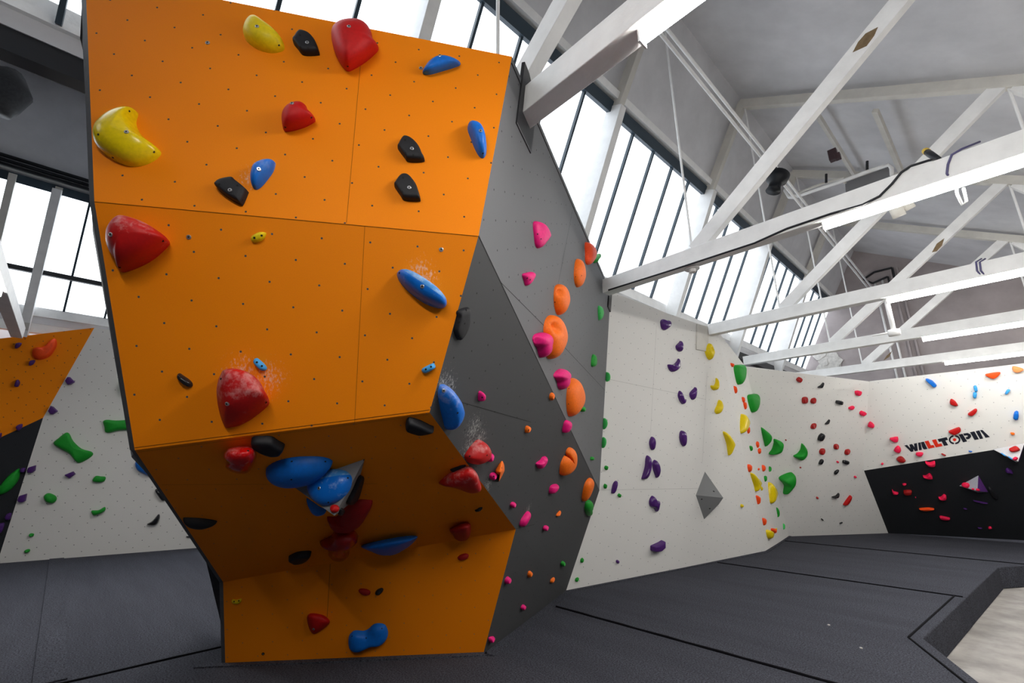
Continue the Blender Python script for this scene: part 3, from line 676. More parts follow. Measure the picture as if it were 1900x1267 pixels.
def hold(pk, view, pts, col, h, label, group, ctr=None, apex=None, prof='dome', bolts=(), holes=(), dents=(), sharp=False, name='climbing_hold', cat='climbing hold', comp=.5, plane_=None, tone=None):
    if pk in ('W3', 'W4', 'W5') and comp == .5: comp = .2; prof = 'slab' if prof == 'dome' and col[:3] != 'drd' else prof
    pl = plane_ or PL[pk]; n = pl[1]; P = [np.array(p) for p in Zm(VW[view], pts)]
    small = max(np.ptp([p[0] for p in P]), np.ptp([p[1] for p in P])) < 16
    if not sharp: P = spline(P, 2 if small else max(3, 44 // len(P)))
    else:
        Q = []
        for i in range(len(P)):
            a, b = P[i], P[(i + 1) % len(P)]; Q += [a + (b - a) * .06, a + (b - a) * .35, a + (b - a) * .65, a + (b - a) * .94]
        P = Q
    area = 0; c = np.zeros(2)
    for i in range(len(P)):
        a, b = P[i], P[(i + 1) % len(P)]; k = a[0] * b[1] - a[1] * b[0]; area += k; c += (a + b) * k
    c = c / (3 * area) if ctr is None else np.array(Zm(VW[view], [ctr])[0])
    ext = math.sqrt(abs(area) / 2); C0 = onp(*c, pl)
    scale = np.linalg.norm(C0 - CAM) / F; h = h if h > 1 / 1e3 and h < .9 else .05
    dl = proj(C0 + n * h) - proj(C0); L = np.linalg.norm(dl)
    lim = .8 * ext
    if L > lim: dl = dl * lim / L; L = lim
    if L > .5:
        dh = dl / L; s = np.array([np.dot(p - c, dh) for p in P]); R_ = max(abs(s).max(), 1e-3)
        P = [p - dl * comp * max(0, q / R_) for p, q in zip(P, s)]
        if apex is None: c = c - dl * comp * .3
    base = [onp(*p, pl) for p in P]; C0 = onp(*c, pl)
    top = C0 + n * h if apex is None else onp(*Zm(VW[view], [apex])[0], pl, h)
    av = top - C0; N = len(base); vs = []; fs = []
    prf = PROF[prof][::2] + [PROF[prof][-1]] if small else PROF[prof]
    vs += [b - n * .004 for b in base]
    for sc, f in prf: vs += [C0 + (b - C0) * sc + av * f for b in base]
    nr = len(prf) + 1
    for r in range(nr - 1):
        for i in range(N): fs.append((r * N + i, r * N + (i + 1) % N, (r + 1) * N + (i + 1) % N, (r + 1) * N + i))
    vs.append(C0 + av * (1.0 if prof != 'slab' else 1.01)); k = len(vs) - 1
    for i in range(N): fs.append(((nr - 1) * N + i, (nr - 1) * N + (i + 1) % N, k))
    vs.append(C0 - n * .004); k = len(vs) - 1
    for i in range(N): fs.append((i, k, (i + 1) % N))
    for (dx, dy), rad, dep in dents:
        q = onp(*Zm(VW[view], [(dx, dy)])[0], pl, h * .6); rr = rad / VW[view][2] * scale
        for i in range(N, len(vs) - 1):
            w = vs[i] - q; w = w - n * np.dot(w, n); e = math.exp(-(np.linalg.norm(w) / rr) ** 2)
            vs[i] = vs[i] - n * e * min(dep, max(0, np.dot(vs[i] - C0, n)) * .92)
    if tone:
        q0, q1 = (onp(*p, pl) for p in Zm(VW[view], tone)); w = np.cross(n, nrm(q1 - q0)); w = w if w[2] > 0 else -w
        HM[col] = mat_two('hold_two_tone_blue', w, float(np.dot(q0 - C0, w)))
    b = MB(); b.add(vs, fs)
    ob = b.build(name, HM[col], origin=C0, smooth=not sharp)
    if sharp:
        for p in ob.data.polygons: p.use_smooth = False
    tag(ob, label, cat, group)
    if bolts or holes:
        bv = BVHTree.FromPolygons([Vector(v) for v in vs], fs)
        for kind, lst in (('bolt', bolts), ('screw_hole', holes)):
            for q in lst:
                x, y = Zm(VW[view], [q])[0]; d = Vector(nrm(ray(x, y))); hit, nm, _, _ = bv.ray_cast(Vector(CAM), d)
                if hit is None: continue
                if nm.dot(d) > 0: nm = -nm
                m = np.array((nm * .6 + Vector(n) * .4).normalized()); hp = np.array(hit); r = .0105 if kind == 'bolt' else (.0055 if ext > 9 else .0038)
                bb = MB()
                if kind == 'bolt':
                    bb.tube([hp - m * .012, hp + m * .003, hp + m * .0045], r, 14, radii=[r, r, r * .8])
                    bb.tube([hp + m * .0044, hp + m * .0052], r * .42, 6, mi=1)
                else: bb.tube([hp - m * .008, hp + m * .0012], r, 10, mi=1)
                o = bb.build(kind, [M['steel'], M['hole']], ob, fix=False)
    return ob
def H(*a, **k): return hold(*a, **k)
GO = 'holds on the front of the orange boulder'; GU = 'holds under the orange overhang'; GG = 'holds on the grey boulder side'
GW = 'holds on the long white wall'; GE = 'holds on the white corner facet'; GX = 'holds on the white end wall'; GF = 'holds on the far lettered wall'; GB = 'holds on the black overhang'; GL = 'holds on the left wall'
# ---- orange boulder, upper panel
H('F1', 'A', [(1005, 822), (998, 900), (1030, 980), (1100, 1050), (1178, 1108), (1172, 1150), (1100, 1200), (990, 1227), (880, 1200), (780, 1140), (715, 1070), (699, 985), (725, 920), (800, 850), (880, 812), (955, 800)], 'yelg', .11, 'big glossy yellow crescent hold at the left of the upper orange panel', GO, ctr=(900, 1030), bolts=[(930, 970)], holes=[(722, 987), (829, 1155), (1130, 1115), (948, 815)], comp=.35)
H('F1', 'E', [(270, 122), (310, 135), (400, 215), (480, 285), (505, 335), (495, 375), (410, 392), (310, 365), (235, 310), (205, 245), (215, 180), (240, 135)], 'yel', .09, 'yellow egg-shaped hold left of a small black hold near the boulder top', GO, bolts=[(305, 195)], holes=[(465, 331)], comp=.35)
H('F1', 'E', [(630, 238), (690, 265), (740, 325), (765, 395), (750, 410), (650, 410), (610, 370), (571, 315), (585, 285), (605, 250)], 'blk', .045, 'small black hold between the yellow egg and the biggest red dome', GO, prof='slab', bolts=[(673, 313)], holes=[(620, 258), (623, 343), (727, 383), (680, 357)], comp=.3)
H('F1', 'E', [(970, 117), (1050, 125), (1110, 170), (1145, 240), (1157, 300), (1197, 350), (1180, 390), (1100, 460), (1010, 515), (970, 525), (930, 490), (885, 410), (855, 300), (848, 210), (870, 160), (910, 130)], 'red', .17, 'biggest red dome hold, rising past the top edge of the boulder', GO, apex=(985, 230), bolts=[(980, 195)], holes=[(970, 485)], comp=.25)
H('F1', 'E', [(1670, 388), (1740, 410), (1790, 450), (1798, 475), (1770, 492), (1680, 520), (1580, 548), (1530, 545), (1523, 525), (1560, 470), (1610, 410)], 'blu', .08, 'blue wedge hold at the top right corner of the orange panel', GO, apex=(1650, 430), bolts=[(1648, 410)], comp=.4)
H('F1', 'E', [(560, 720), (620, 735), (665, 785), (685, 830), (730, 875), (725, 900), (650, 940), (560, 965), (505, 962), (488, 900), (477, 810), (500, 750)], 'red', .12, 'medium red dome hold in the middle of the upper orange panel', GO, apex=(570, 780), bolts=[(562, 760)], holes=[(512, 932), (703, 862)], comp=.5)
H('F1', 'E', [(1395, 1008), (1440, 1030), (1490, 1085), (1520, 1150), (1531, 1190), (1420, 1192), (1390, 1165), (1340, 1095), (1345, 1070), (1370, 1020)], 'blk', .045, 'upper of the two matching black holds right of the panel joint', GO, prof='slab', bolts=[(1442, 1092)], holes=[(1392, 1028), (1394, 1125), (1500, 1160), (1452, 1138)], comp=.3)
H('F1', 'F', [(1380, 18), (1420, 30), (1470, 95), (1495, 160), (1506, 205), (1490, 214), (1390, 208), (1360, 175), (1315, 105), (1322, 80), (1350, 35)], 'blk', .045, 'lower of the two matching black holds right of the panel joint', GO, prof='slab', bolts=[(1422, 112)], holes=[(1377, 39), (1370, 141), (1475, 185)], comp=.3)
H('F1', 'L', [(240, 458), (275, 470), (300, 500), (318, 560), (325, 640), (310, 675), (285, 670), (255, 620), (225, 540), (215, 490), (222, 465)], 'blu', .085, 'narrow upright blue hold near the right edge of the upper orange panel', GO, bolts=[(290, 516)], holes=[(304, 647)], comp=.4)
H('F1', 'F', [(275, -25), (310, -65), (365, -84), (420, -82), (440, -65), (430, -15), (395, 40), (340, 105), (300, 128), (275, 110), (268, 60)], 'bluc', .075, 'blue leaf-shaped hold just right of the black hold in the panel middle', GO, bolts=[(318, -24)], comp=.35)
H('F1', 'F', [(3, 92), (40, 65), (130, 53), (160, 75), (238, 140), (240, 160), (205, 240), (185, 240), (110, 200), (40, 145), (5, 105)], 'blk', .05, 'black hold just left of the blue leaf-shaped hold', GO, prof='slab', bolts=[(106, 130)], holes=[(25, 85), (160, 95), (195, 202)], comp=.3)
# ---- middle panel
H('F2', 'B', [(720, 470), (735, 420), (780, 370), (850, 337), (930, 345), (1060, 385), (1160, 440), (1247, 510), (1220, 560), (1130, 640), (1030, 695), (920, 733), (875, 722), (850, 680), (835, 645), (780, 600), (735, 540)], 'redc', .17, 'big red pointed dome hold at the left edge below the upper panel', GO, ctr=(940, 530), apex=(880, 440), bolts=[(815, 456)], holes=[(1195, 502), (878, 695)], comp=.5)
H('F2', 'F', [(255, 490), (265, 465), (320, 440), (365, 440), (372, 455), (355, 490), (315, 513), (275, 513)], 'yel', .03, 'tiny yellow bean hold just under the joint of the two upper panels', GO, holes=[(285, 480), (338, 463)])
H('F2', 'F', [(1327, 740), (1345, 715), (1385, 710), (1450, 735), (1540, 790), (1620, 850), (1680, 915), (1696, 960), (1680, 992), (1630, 997), (1540, 965), (1450, 905), (1380, 840), (1340, 785)], 'bl2a', .11, 'long blue torpedo hold slanting near the right edge of the boulder front', GO, apex=(1530, 830), tone=((1400, 735), (1650, 905)), bolts=[(1518, 837)], holes=[(1352, 738)], comp=.4)
H('F2', 'G', [(742, 175), (755, 150), (785, 140), (815, 155), (870, 205), (895, 240), (885, 268), (850, 275), (820, 255), (760, 205)], 'bluL', .035, 'tiny blue capsule hold above the chalky red dome', GO, bolts=[], holes=[(787, 185), (840, 225)])
H('F2', 'H', [(750, 245), (765, 225), (840, 185), (872, 180), (888, 210), (875, 232), (800, 275), (770, 277), (755, 265)], 'bluL', .035, 'tiny blue capsule hold beside the right edge of the orange front', GO, holes=[(792, 238), (843, 213)])
H('F2', 'C', [(1294, 385), (1305, 368), (1330, 372), (1390, 410), (1415, 440), (1412, 465), (1385, 465), (1330, 430), (1300, 405)], 'bkg', .03, 'slim black capsule hold left of the chalky red dome', GO, holes=[(1320, 403), (1370, 438)])
H('F2', 'G', [(385, 380), (420, 335), (480, 312), (570, 308), (680, 335), (780, 390), (840, 450), (880, 530), (918, 600), (905, 650), (840, 710), (720, 800), (590, 865), (450, 900), (385, 905), (350, 850), (320, 750), (305, 640), (310, 540), (340, 450)], 'redc', .17, 'big chalky red dome hold just above the overhang lip', GO, ctr=(560, 640), apex=(530, 480), bolts=[(470, 628)], holes=[(405, 362), (398, 847), (883, 612)], comp=.5)
# ---- underside
H('F3', 'G', [(730, 1000), (760, 975), (850, 970), (950, 975), (1020, 1020), (1083, 1055), (1075, 1090), (1040, 1140), (980, 1157), (920, 1150), (830, 1110), (760, 1055)], 'blk', .05, 'black hold tucked right under the overhang lip, left of centre', GU, prof='slab', comp=.3)
H('F3', 'I', [(375, 260), (400, 215), (450, 195), (560, 188), (605, 205), (620, 260), (600, 310), (580, 350), (560, 400), (520, 435), (470, 440), (420, 425), (385, 385), (383, 350), (397, 310), (395, 285)], 'redg', .12, 'chalky red kidney hold hanging left under the overhang', GU, ctr=(490, 310), apex=(480, 330), holes=[(555, 224), (468, 420)], comp=.4)
H('F3', 'I', [(682, 390), (700, 340), (760, 300), (880, 270), (1020, 262), (1120, 270), (1175, 295), (1160, 325), (1100, 380), (1000, 430), (890, 465), (790, 475), (720, 450), (690, 420)], 'blu', .10, 'large blue leaf hold under the overhang, touching the grey pyramid', GU, holes=[(876, 302), (1122, 303), (873, 434)], comp=.4)

def volume(pk, view, base, apex, h, mats, label, group, name='climbing_volume', facemat=None):
    """pyramid on a panel: base outline in photo pixels, tip h off the panel"""
    pl = PL[pk]; q = [onp(*p, pl) for p in Zm(VW[view], base)]; a = onp(*Zm(VW[view], [apex])[0], pl, h)
    b = MB(); k = len(q)
    for i in range(k): b.add([q[i], q[(i + 1) % k], a], [(0, 1, 2)], (facemat or {}).get(i, 0))
    b.add([x - pl[1] * .003 for x in q], [tuple(range(k - 1, -1, -1))])
    u, v = frame(pl[1]); o = q[0]
    ob = b.build(name, mats, origin=sum(q) / k, uvf=lambda p: (float(np.dot(p - o, u)), float(np.dot(p - o, v))))
    tag(ob, label, 'climbing volume', group)
    return [plane(q[i], q[(i + 1) % k], a) for i in range(k)], ob
vf, _ = volume('F3', 'I', [(1412, 283), (868, 472), (1330, 590)], (1190, 700), .26, [HM['grey_gritty']], 'grey pyramid volume under the overhang with blue holds bolted on it', GU)
fr_ = vf[0]
H('F3', 'I', [(985, 490), (1000, 440), (1080, 385), (1180, 357), (1260, 365), (1305, 395), (1320, 440), (1300, 510), (1250, 570), (1180, 615), (1110, 625), (1040, 590), (1000, 540)], 'bl2b', .07, 'blue round hold bolted on the face of the grey pyramid', GU, bolts=[(1078, 497)], holes=[(1287, 422), (1145, 600)], tone=((985, 475), (1290, 405)), plane_=fr_, comp=.3)
H('F3', 'I', [(1160, 650), (1170, 625), (1195, 617), (1220, 628), (1222, 655), (1205, 675), (1180, 678)], 'red', .03, 'tiny bright red knob on the tip of the grey pyramid', GU, plane_=fr_, comp=.3)
H('F3', 'I', [(985, 570), (1020, 590), (1080, 630), (1130, 660), (1085, 680), (1045, 668), (1010, 632)], 'blu', .05, 'blue hold half hidden below the grey pyramid', GU, comp=.2)
rf_ = vf[2]
H('F3', 'I', [(1385, 400), (1397, 450), (1390, 510), (1350, 570), (1300, 615), (1275, 600), (1320, 510), (1360, 420)], 'blk', .03, 'black hold on the shaded right face of the grey pyramid', GU, prof='slab', plane_=rf_, comp=.2)
H('F3', 'I', [(1218, 685), (1235, 642), (1258, 655), (1245, 685), (1228, 700)], 'blk', .02, 'tiny black hold at the lower tip of the grey pyramid', GU, plane_=rf_, comp=.2)
H('F3', 'J', [(502, 580), (495, 620), (450, 700), (400, 770), (350, 800), (300, 830), (200, 835), (150, 800), (130, 750), (125, 715), (200, 715), (260, 650), (340, 590), (400, 572), (460, 574)], 'drd', .08, 'dark red sloping hold right below the grey pyramid', GU, ctr=(310, 720), comp=.3)
H('F3', 'J', [(60, 925), (150, 880), (200, 830), (330, 825), (375, 860), (380, 900), (330, 940), (310, 970), (305, 1040), (270, 1090), (220, 1110), (165, 1095), (130, 1045), (130, 990), (135, 945)], 'drdg', .13, 'glossy dark red mushroom hold at the lower edge of the underside', GU, ctr=(220, 930), apex=(220, 1010), comp=.3)
H('F3', 'J', [(408, 965), (450, 945), (600, 910), (780, 880), (870, 878), (880, 892), (850, 930), (770, 1000), (700, 1055), (630, 1070), (560, 1060), (480, 1015), (430, 985)], 'blu', .10, 'wide blue half-moon hold above the kick panel', GU, apex=(640, 990), comp=.3)
H('F3', 'J', [(1150, 825), (1190, 800), (1260, 770), (1310, 768), (1328, 790), (1325, 860), (1310, 910), (1285, 940), (1240, 945), (1200, 920), (1175, 870)], 'drd', .09, 'dark red hold on the underside right of the blue half-moon', GU, apex=(1255, 870), comp=.3)
H('F3', 'J', [(1060, 440), (1090, 400), (1160, 345), (1280, 295), (1330, 305), (1370, 345), (1395, 420), (1407, 500), (1390, 540), (1340, 555), (1290, 545), (1220, 505), (1140, 465)], 'redc', .11, 'chalky red hold wrapped at the right edge of the underside', GU, apex=(1310, 460), comp=.35)
H('F3', 'J', [(1155, 325), (1170, 312), (1250, 285), (1287, 282), (1270, 305), (1190, 340), (1165, 340)], 'blk', .02, 'thin black sliver hold above the chalky red edge hold', GU)
H('F3', 'J', [(1362, 668), (1400, 640), (1427, 637), (1415, 652), (1375, 673)], 'blk', .02, 'tiny black sliver hold low at the right of the underside', GU)
H('F3', 'I', [(80, 715), (130, 712), (240, 720), (328, 737), (290, 755), (210, 772), (120, 765), (90, 745)], 'blk', .05, 'flat black hold at the left edge of the underside', GU, comp=.3)
H('F3', 'I', [(853, 1000), (900, 970), (950, 958), (1018, 958), (1005, 985), (960, 1020), (900, 1037), (875, 1025)], 'blk', .05, 'black hold low on the underside, left of the mushroom hold', GU, prof='slab', comp=.3)
H('F3', 'H', [(597, 755), (605, 725), (640, 705), (740, 735), (830, 780), (872, 810), (800, 838), (740, 848), (690, 835), (600, 790)], 'blk', .05, 'black hold under the lip at the right corner of the overhang', GU, prof='slab', comp=.3)
# ---- kick panel
GK = 'holds on the orange kick panel'
H('F4', 'K', [(157, 300), (165, 290), (190, 292), (214, 285), (216, 300), (205, 312), (180, 316), (160, 312)], 'yel', .025, 'tiny yellow foothold at the left of the orange kick panel', GK, holes=[(172, 304), (200, 300)])
H('F4', 'K', [(903, 240), (915, 227), (945, 228), (970, 240), (972, 258), (950, 268), (920, 262)], 'drd', .03, 'tiny dark red foothold beside a tiny black one on the kick panel', GK)
H('F4', 'K', [(1000, 255), (1010, 235), (1035, 223), (1049, 228), (1045, 245), (1025, 265), (1005, 268)], 'blk', .025, 'tiny black foothold in the middle of the kick panel', GK, holes=[(1014, 258), (1034, 238)])
H('F4', 'K', [(600, 400), (615, 375), (650, 373), (700, 385), (735, 417), (720, 445), (680, 480), (640, 508), (620, 500), (605, 460)], 'red', .08, 'red heart-shaped foothold low on the kick panel', GK, apex=(655, 430), bolts=[(640, 465)], comp=.4)
H('F4', 'K', [(842, 540), (850, 500), (880, 473), (930, 475), (960, 465), (990, 438), (1025, 430), (1060, 440), (1077, 480), (1070, 520), (1040, 550), (990, 560), (950, 578), (900, 603), (865, 603), (845, 580)], 'blu', .08, 'blue peanut-shaped foothold low on the kick panel', GK, ctr=(958, 520), dents=[((955, 505), 45, .03)], holes=[(865, 508), (948, 518), (1040, 462)], comp=.4)
H('F4', 'K', [(1485, 45), (1500, 30), (1530, 20), (1550, 28), (1545, 48), (1515, 62), (1492, 62)], 'drd', .03, 'tiny dark red foothold at the upper right of the kick panel', GK)
# ---- grey side, lower facets
H('G2', 'H', [(1170, 1085), (1200, 1030), (1250, 965), (1300, 925), (1350, 945), (1400, 1000), (1418, 1050), (1410, 1095), (1380, 1130), (1300, 1153), (1220, 1155), (1180, 1120)], 'redc', .09, 'chalk-covered red hold on the grey side beside the overhang edge', GG, holes=[(1223, 1090), (1392, 1080)], comp=.4)
H('G2', 'H', [(925, 395), (955, 383), (985, 395), (1040, 470), (1090, 560), (1120, 620), (1130, 670), (1115, 740), (1070, 810), (1020, 833), (990, 810), (955, 720), (925, 590), (907, 470)], 'bluc', .10, 'large blue shield hold on the grey side at the overhang corner', GG, bolts=[(967, 447)], holes=[(1105, 665)], comp=.35)
H('G2', 'M', [(195, 775), (255, 752), (272, 765), (277, 850), (262, 910), (235, 960), (202, 993), (180, 970), (163, 925), (170, 880), (185, 820)], 'blk', .03, 'black hold on the grey side next to the orange edge', GG, prof='slab', holes=[(204, 862), (247, 872), (259, 775), (211, 960)], comp=.3)
def P_(view, pk, pts, col, h, label, group=GG, **k): H(pk, view, pts, col, h, label, group, **k)
P_('H', 'G2', [(1305, 470), (1320, 448), (1345, 470), (1362, 505), (1360, 545), (1320, 548), (1303, 535)], 'pnk', .04, 'small pink hold right of the large blue shield hold', holes=[(1345, 513)])
P_('H', 'G2', [(1760, 850), (1765, 805), (1780, 788), (1805, 797), (1817, 820), (1805, 845), (1775, 858)], 'org', .035, 'small orange knob in the middle of the dark grey facet', holes=[(1800, 832)])
P_('N', 'G2', [(365, 740), (375, 710), (395, 707), (403, 735), (395, 758), (375, 762)], 'pnk', .035, 'small pink hold touching the right of the chalky red hold')
P_('N', 'G2', [(462, 757), (480, 790), (497, 825), (490, 850), (455, 898), (450, 860), (420, 828), (430, 800)], 'org', .06, 'orange kite-shaped hold below the chalky red hold', ctr=(462, 822), prof='cone', apex=(455, 830), holes=[(461, 803)])
P_('N', 'G2', [(380, 855), (390, 835), (412, 832), (420, 855), (405, 880), (385, 875)], 'pnk', .04, 'small pink knob left of the orange kite-shaped hold', holes=[(410, 857)])
P_('N', 'G2', [(683, 772), (710, 750), (725, 730), (750, 728), (757, 750), (740, 780), (705, 805), (690, 795)], 'pnk', .05, 'pink hold left of the curled orange jug')
P_('N', 'G2', [(895, 670), (920, 675), (932, 720), (930, 775), (905, 820), (850, 850), (838, 830), (845, 770), (868, 722), (878, 735), (888, 735), (878, 700)], 'org', .09, 'curled orange jug hold with a dark finger slot', ctr=(893, 775), dents=[((885, 735), 26, .12)], comp=.3)
P_('N', 'G2', [(855, 565), (865, 510), (880, 490), (905, 500), (912, 530), (895, 560), (870, 570)], 'pnk', .06, 'chalky pink hold on the ridge line above the curled orange jug')
P_('N', 'G2', [(770, 968), (775, 925), (800, 908), (828, 912), (833, 930), (810, 955)], 'pnk', .05, 'pink hold below left of the curled orange jug')
P_('N', 'G2', [(515, 1050), (520, 1028), (540, 1025), (550, 1045), (535, 1065)], 'pnk', .035, 'small pink knob above the long slanted pink hold')
P_('N', 'G2', [(577, 1178), (585, 1140), (620, 1090), (640, 1088), (648, 1110), (630, 1140), (595, 1182)], 'pnk', .05, 'long slanted pink hold at the right tip of the overhang')
P_('N', 'G2', [(813, 1115), (820, 1100), (840, 1080), (843, 1100), (828, 1118)], 'org', .03, 'tiny orange flame-shaped hold above the lowest grey joint')
P_('N', 'G3', [(730, 1200), (740, 1180), (760, 1180), (762, 1200), (745, 1215)], 'pnk', .035, 'small pink knob just below the grey joint, right of the overhang tip')
P_('N', 'G2', [(985, 980), (1000, 910), (1020, 875), (1040, 867), (1052, 890), (1050, 930), (1030, 985), (1005, 1015), (985, 1018)], 'org', .08, 'tall orange pill-shaped hold at the right end of the grey side')
P_('N', 'G2', [(1000, 1050), (1010, 1020), (1030, 1010), (1045, 1030), (1045, 1065), (1038, 1080), (1043, 1110), (1030, 1118), (1010, 1105), (1000, 1080)], 'grn', .07, 'knobbly green hold under the tall orange pill-shaped hold', ctr=(1022, 1062), comp=.3)
P_('N', 'G2', [(770, 345), (775, 318), (790, 310), (800, 330), (795, 355), (780, 362)], 'org', .035, 'small orange bean hold beside the grey crease line')
P_('O', 'G3', [(255, 740), (258, 710), (275, 697), (290, 715), (285, 738)], 'pnk', .04, 'small pink foothold by the orange kick panel edge, higher one')
P_('O', 'G3', [(395, 690), (400, 668), (412, 663), (425, 680), (415, 698), (402, 704)], 'org', .035, 'small orange foothold low on the grey side, left one')
P_('O', 'G3', [(535, 735), (540, 715), (558, 702), (562, 720), (548, 735)], 'org', .03, 'small orange flame foothold low on the grey side, right one')
P_('O', 'G3', [(353, 890), (365, 872), (382, 878), (380, 898), (362, 905)], 'pnk', .035, 'small pink foothold lowest in the middle of the grey foot')
P_('O', 'G3', [(155, 1075), (185, 1068), (188, 1080), (180, 1105), (160, 1105)], 'pnk', .035, 'small pink foothold almost touching the mat at the boulder corner')
P_('O', 'G3', [(602, 620), (612, 602), (626, 612), (626, 632), (610, 636)], 'grn', .035, 'small green foothold low on the grey side near the white wall')
# ---- grey side, upper facet
P_('M', 'G1', [(750, 127), (800, 130), (840, 160), (870, 215), (868, 240), (820, 290), (785, 320), (765, 300), (755, 230)], 'pnk', .06, 'topmost pink hold, large and ear-shaped, on the grey side', holes=[(783, 215), (808, 250)], dents=[((800, 175), 40, .02)], comp=.3)
P_('M', 'G1', [(668, 512), (700, 498), (745, 493), (760, 510), (745, 540), (695, 595), (680, 560)], 'pnk', .045, 'small triangular pink hold below the ear-shaped one', holes=[(707, 538), (728, 550)], comp=.3)
P_('M', 'G1', [(1130, 278), (1165, 285), (1200, 320), (1207, 355), (1195, 400), (1155, 440), (1133, 425), (1130, 350)], 'orr', .07, 'topmost orange hold at the upper edge of the grey side', comp=.3)
P_('M', 'G1', [(1195, 430), (1190, 405), (1215, 370), (1240, 358), (1235, 380), (1205, 405)], 'grn', .05, 'green horn hold behind the topmost orange hold', ctr=(1208, 398), comp=.2)
P_('M', 'G1', [(1070, 397), (1095, 410), (1113, 455), (1120, 525), (1105, 570), (1075, 607), (1055, 580), (1048, 510), (1055, 430)], 'org', .075, 'slim upright orange hold below the topmost orange one', holes=[(1063, 528), (1105, 520)], comp=.3)
P_('M', 'G1', [(905, 610), (925, 585), (950, 587), (980, 625), (997, 690), (985, 745), (935, 810), (910, 770), (900, 690)], 'org', .09, 'orange jug hold with a long groove above the largest orange hold', dents=[((952, 640), 22, .07), ((940, 610), 16, .05)], holes=[(911, 715)], comp=.3)
P_('M', 'G1', [(825, 900), (845, 830), (885, 810), (930, 850), (965, 920), (973, 985), (950, 1050), (905, 1110), (870, 1133), (845, 1110), (830, 1000)], 'org', .12, 'largest orange hold with a scooped pocket, behind a pink hold', dents=[((912, 900), 38, .08), ((895, 860), 26, .06)], comp=.3)
P_('M', 'G1', [(742, 985), (760, 950), (810, 937), (850, 950), (868, 980), (862, 1020), (850, 1060), (845, 1105), (800, 1123), (785, 1090), (775, 1050), (755, 1025)], 'pnk', .09, 'dished pink hold overlapping the largest orange hold', ctr=(810, 1010), dents=[((800, 1000), 34, .05)], comp=.3)
P_('N', 'G1', [(797, 200), (820, 165), (850, 155), (885, 175), (890, 200), (875, 230), (870, 275), (840, 292), (825, 270), (820, 235)], 'pnk', .09, 'dished pink hold left of the lower big orange teardrop', ctr=(848, 215), dents=[((838, 200), 30, .05)], comp=.3)
P_('N', 'G1', [(915, 217), (940, 230), (975, 290), (988, 350), (975, 400), (940, 440), (905, 467), (888, 440), (882, 360), (890, 270)], 'org', .11, 'big smooth orange teardrop hold on the lower part of the upper grey facet', holes=[(900, 285), (898, 385)], comp=.3)
P_('N', 'G1', [(975, 430), (975, 405), (990, 402), (997, 420), (985, 437)], 'grn', .05, 'small green knob touching the right of the orange teardrop')
P_('M', 'G1', [(1225, 750), (1240, 745), (1263, 780), (1262, 810), (1235, 847), (1227, 830)], 'lgr', .05, 'light green hold near the upper right corner of the grey side', holes=[(1243, 795)])
P_('M', 'G1', [(1175, 1185), (1178, 1120), (1190, 1097), (1210, 1130), (1215, 1160), (1200, 1185)], 'grn', .05, 'dark green fin hold at the right of the upper grey facet')
P_('N', 'G1', [(1038, 750), (1042, 728), (1058, 735), (1055, 752)], 'grn', .04, 'tiny green knob near the lower corner of the upper grey facet')
# ---- long white wall
def Wp(view, pts, col, h, label, pk='W1', group=GW, **k): H(pk, view, pts, col, h, label, group, **k)
Wp('N', [(1140, 235), (1140, 185), (1150, 178), (1167, 200), (1165, 225), (1155, 237)], 'lgr', .06, 'light green hold on the white wall corner, highest of three')
Wp('N', [(1122, 545), (1122, 485), (1135, 480), (1150, 510), (1145, 530), (1130, 547)], 'lgr', .06, 'light green hold on the white wall corner, middle of three')
Wp('N', [(1115, 668), (1117, 610), (1127, 602), (1140, 625), (1138, 650), (1125, 668)], 'lgr', .06, 'light green hold on the white wall corner, lowest of three')
Wp('N', [(1130, 805), (1135, 788), (1150, 790), (1153, 805), (1142, 818)], 'grn', .05, 'small green knob on the white wall above a bare black socket')
Wp('N', [(1125, 920), (1132, 905), (1145, 915), (1143, 932), (1130, 938)], 'grn', .05, 'small green knob left of the small purple oval')
Wp('N', [(1216, 983), (1225, 968), (1238, 980), (1232, 997)], 'grn', .05, 'small green knob just right below the small purple oval')
Wp('N', [(1175, 960), (1185, 910), (1200, 888), (1216, 892), (1213, 925), (1195, 965), (1180, 970)], 'purg', .06, 'small tilted purple oval near the boulder edge')
Wp('O', [(722, 610), (724, 590), (735, 582), (742, 595), (738, 612)], 'grn', .04, 'small green foothold low on the white wall, upper of two')
Wp('O', [(690, 728), (692, 710), (708, 703), (712, 715), (702, 730)], 'grn', .04, 'small green foothold low on the white wall, lower of two')
Wp('P', [(527, 240), (545, 220), (570, 230), (600, 228), (620, 250), (605, 280), (575, 300), (555, 308), (535, 290)], 'purg', .08, 'purple heart-shaped hold at the top of the white wall', dents=[((565, 235), 14, .03)])
Wp('P', [(648, 430), (670, 405), (690, 390), (704, 420), (700, 455), (680, 476), (655, 460)], 'purg', .08, 'purple drop-shaped hold below the purple heart')
Wp('P', [(584, 577), (625, 575), (660, 550), (680, 528), (688, 560), (680, 600), (630, 633), (600, 622)], 'purg', .08, 'purple banana-shaped hold, third from the top', ctr=(640, 592))
Wp('P', [(678, 780), (690, 800), (705, 835), (733, 850), (728, 878), (700, 886), (680, 865), (665, 825), (668, 795)], 'purg', .07, 'curved purple hold, left of a purple pair', ctr=(693, 850))
Wp('P', [(755, 805), (770, 780), (805, 752), (815, 775), (805, 825), (780, 853), (762, 835)], 'purg', .07, 'pointed purple hold, right of a purple pair')
Wp('P', [(440, 1190), (450, 1150), (465, 1140), (485, 1165), (490, 1200), (480, 1240), (465, 1247), (450, 1235)], 'purg', .07, 'smaller upright purple oval above the long purple pair')
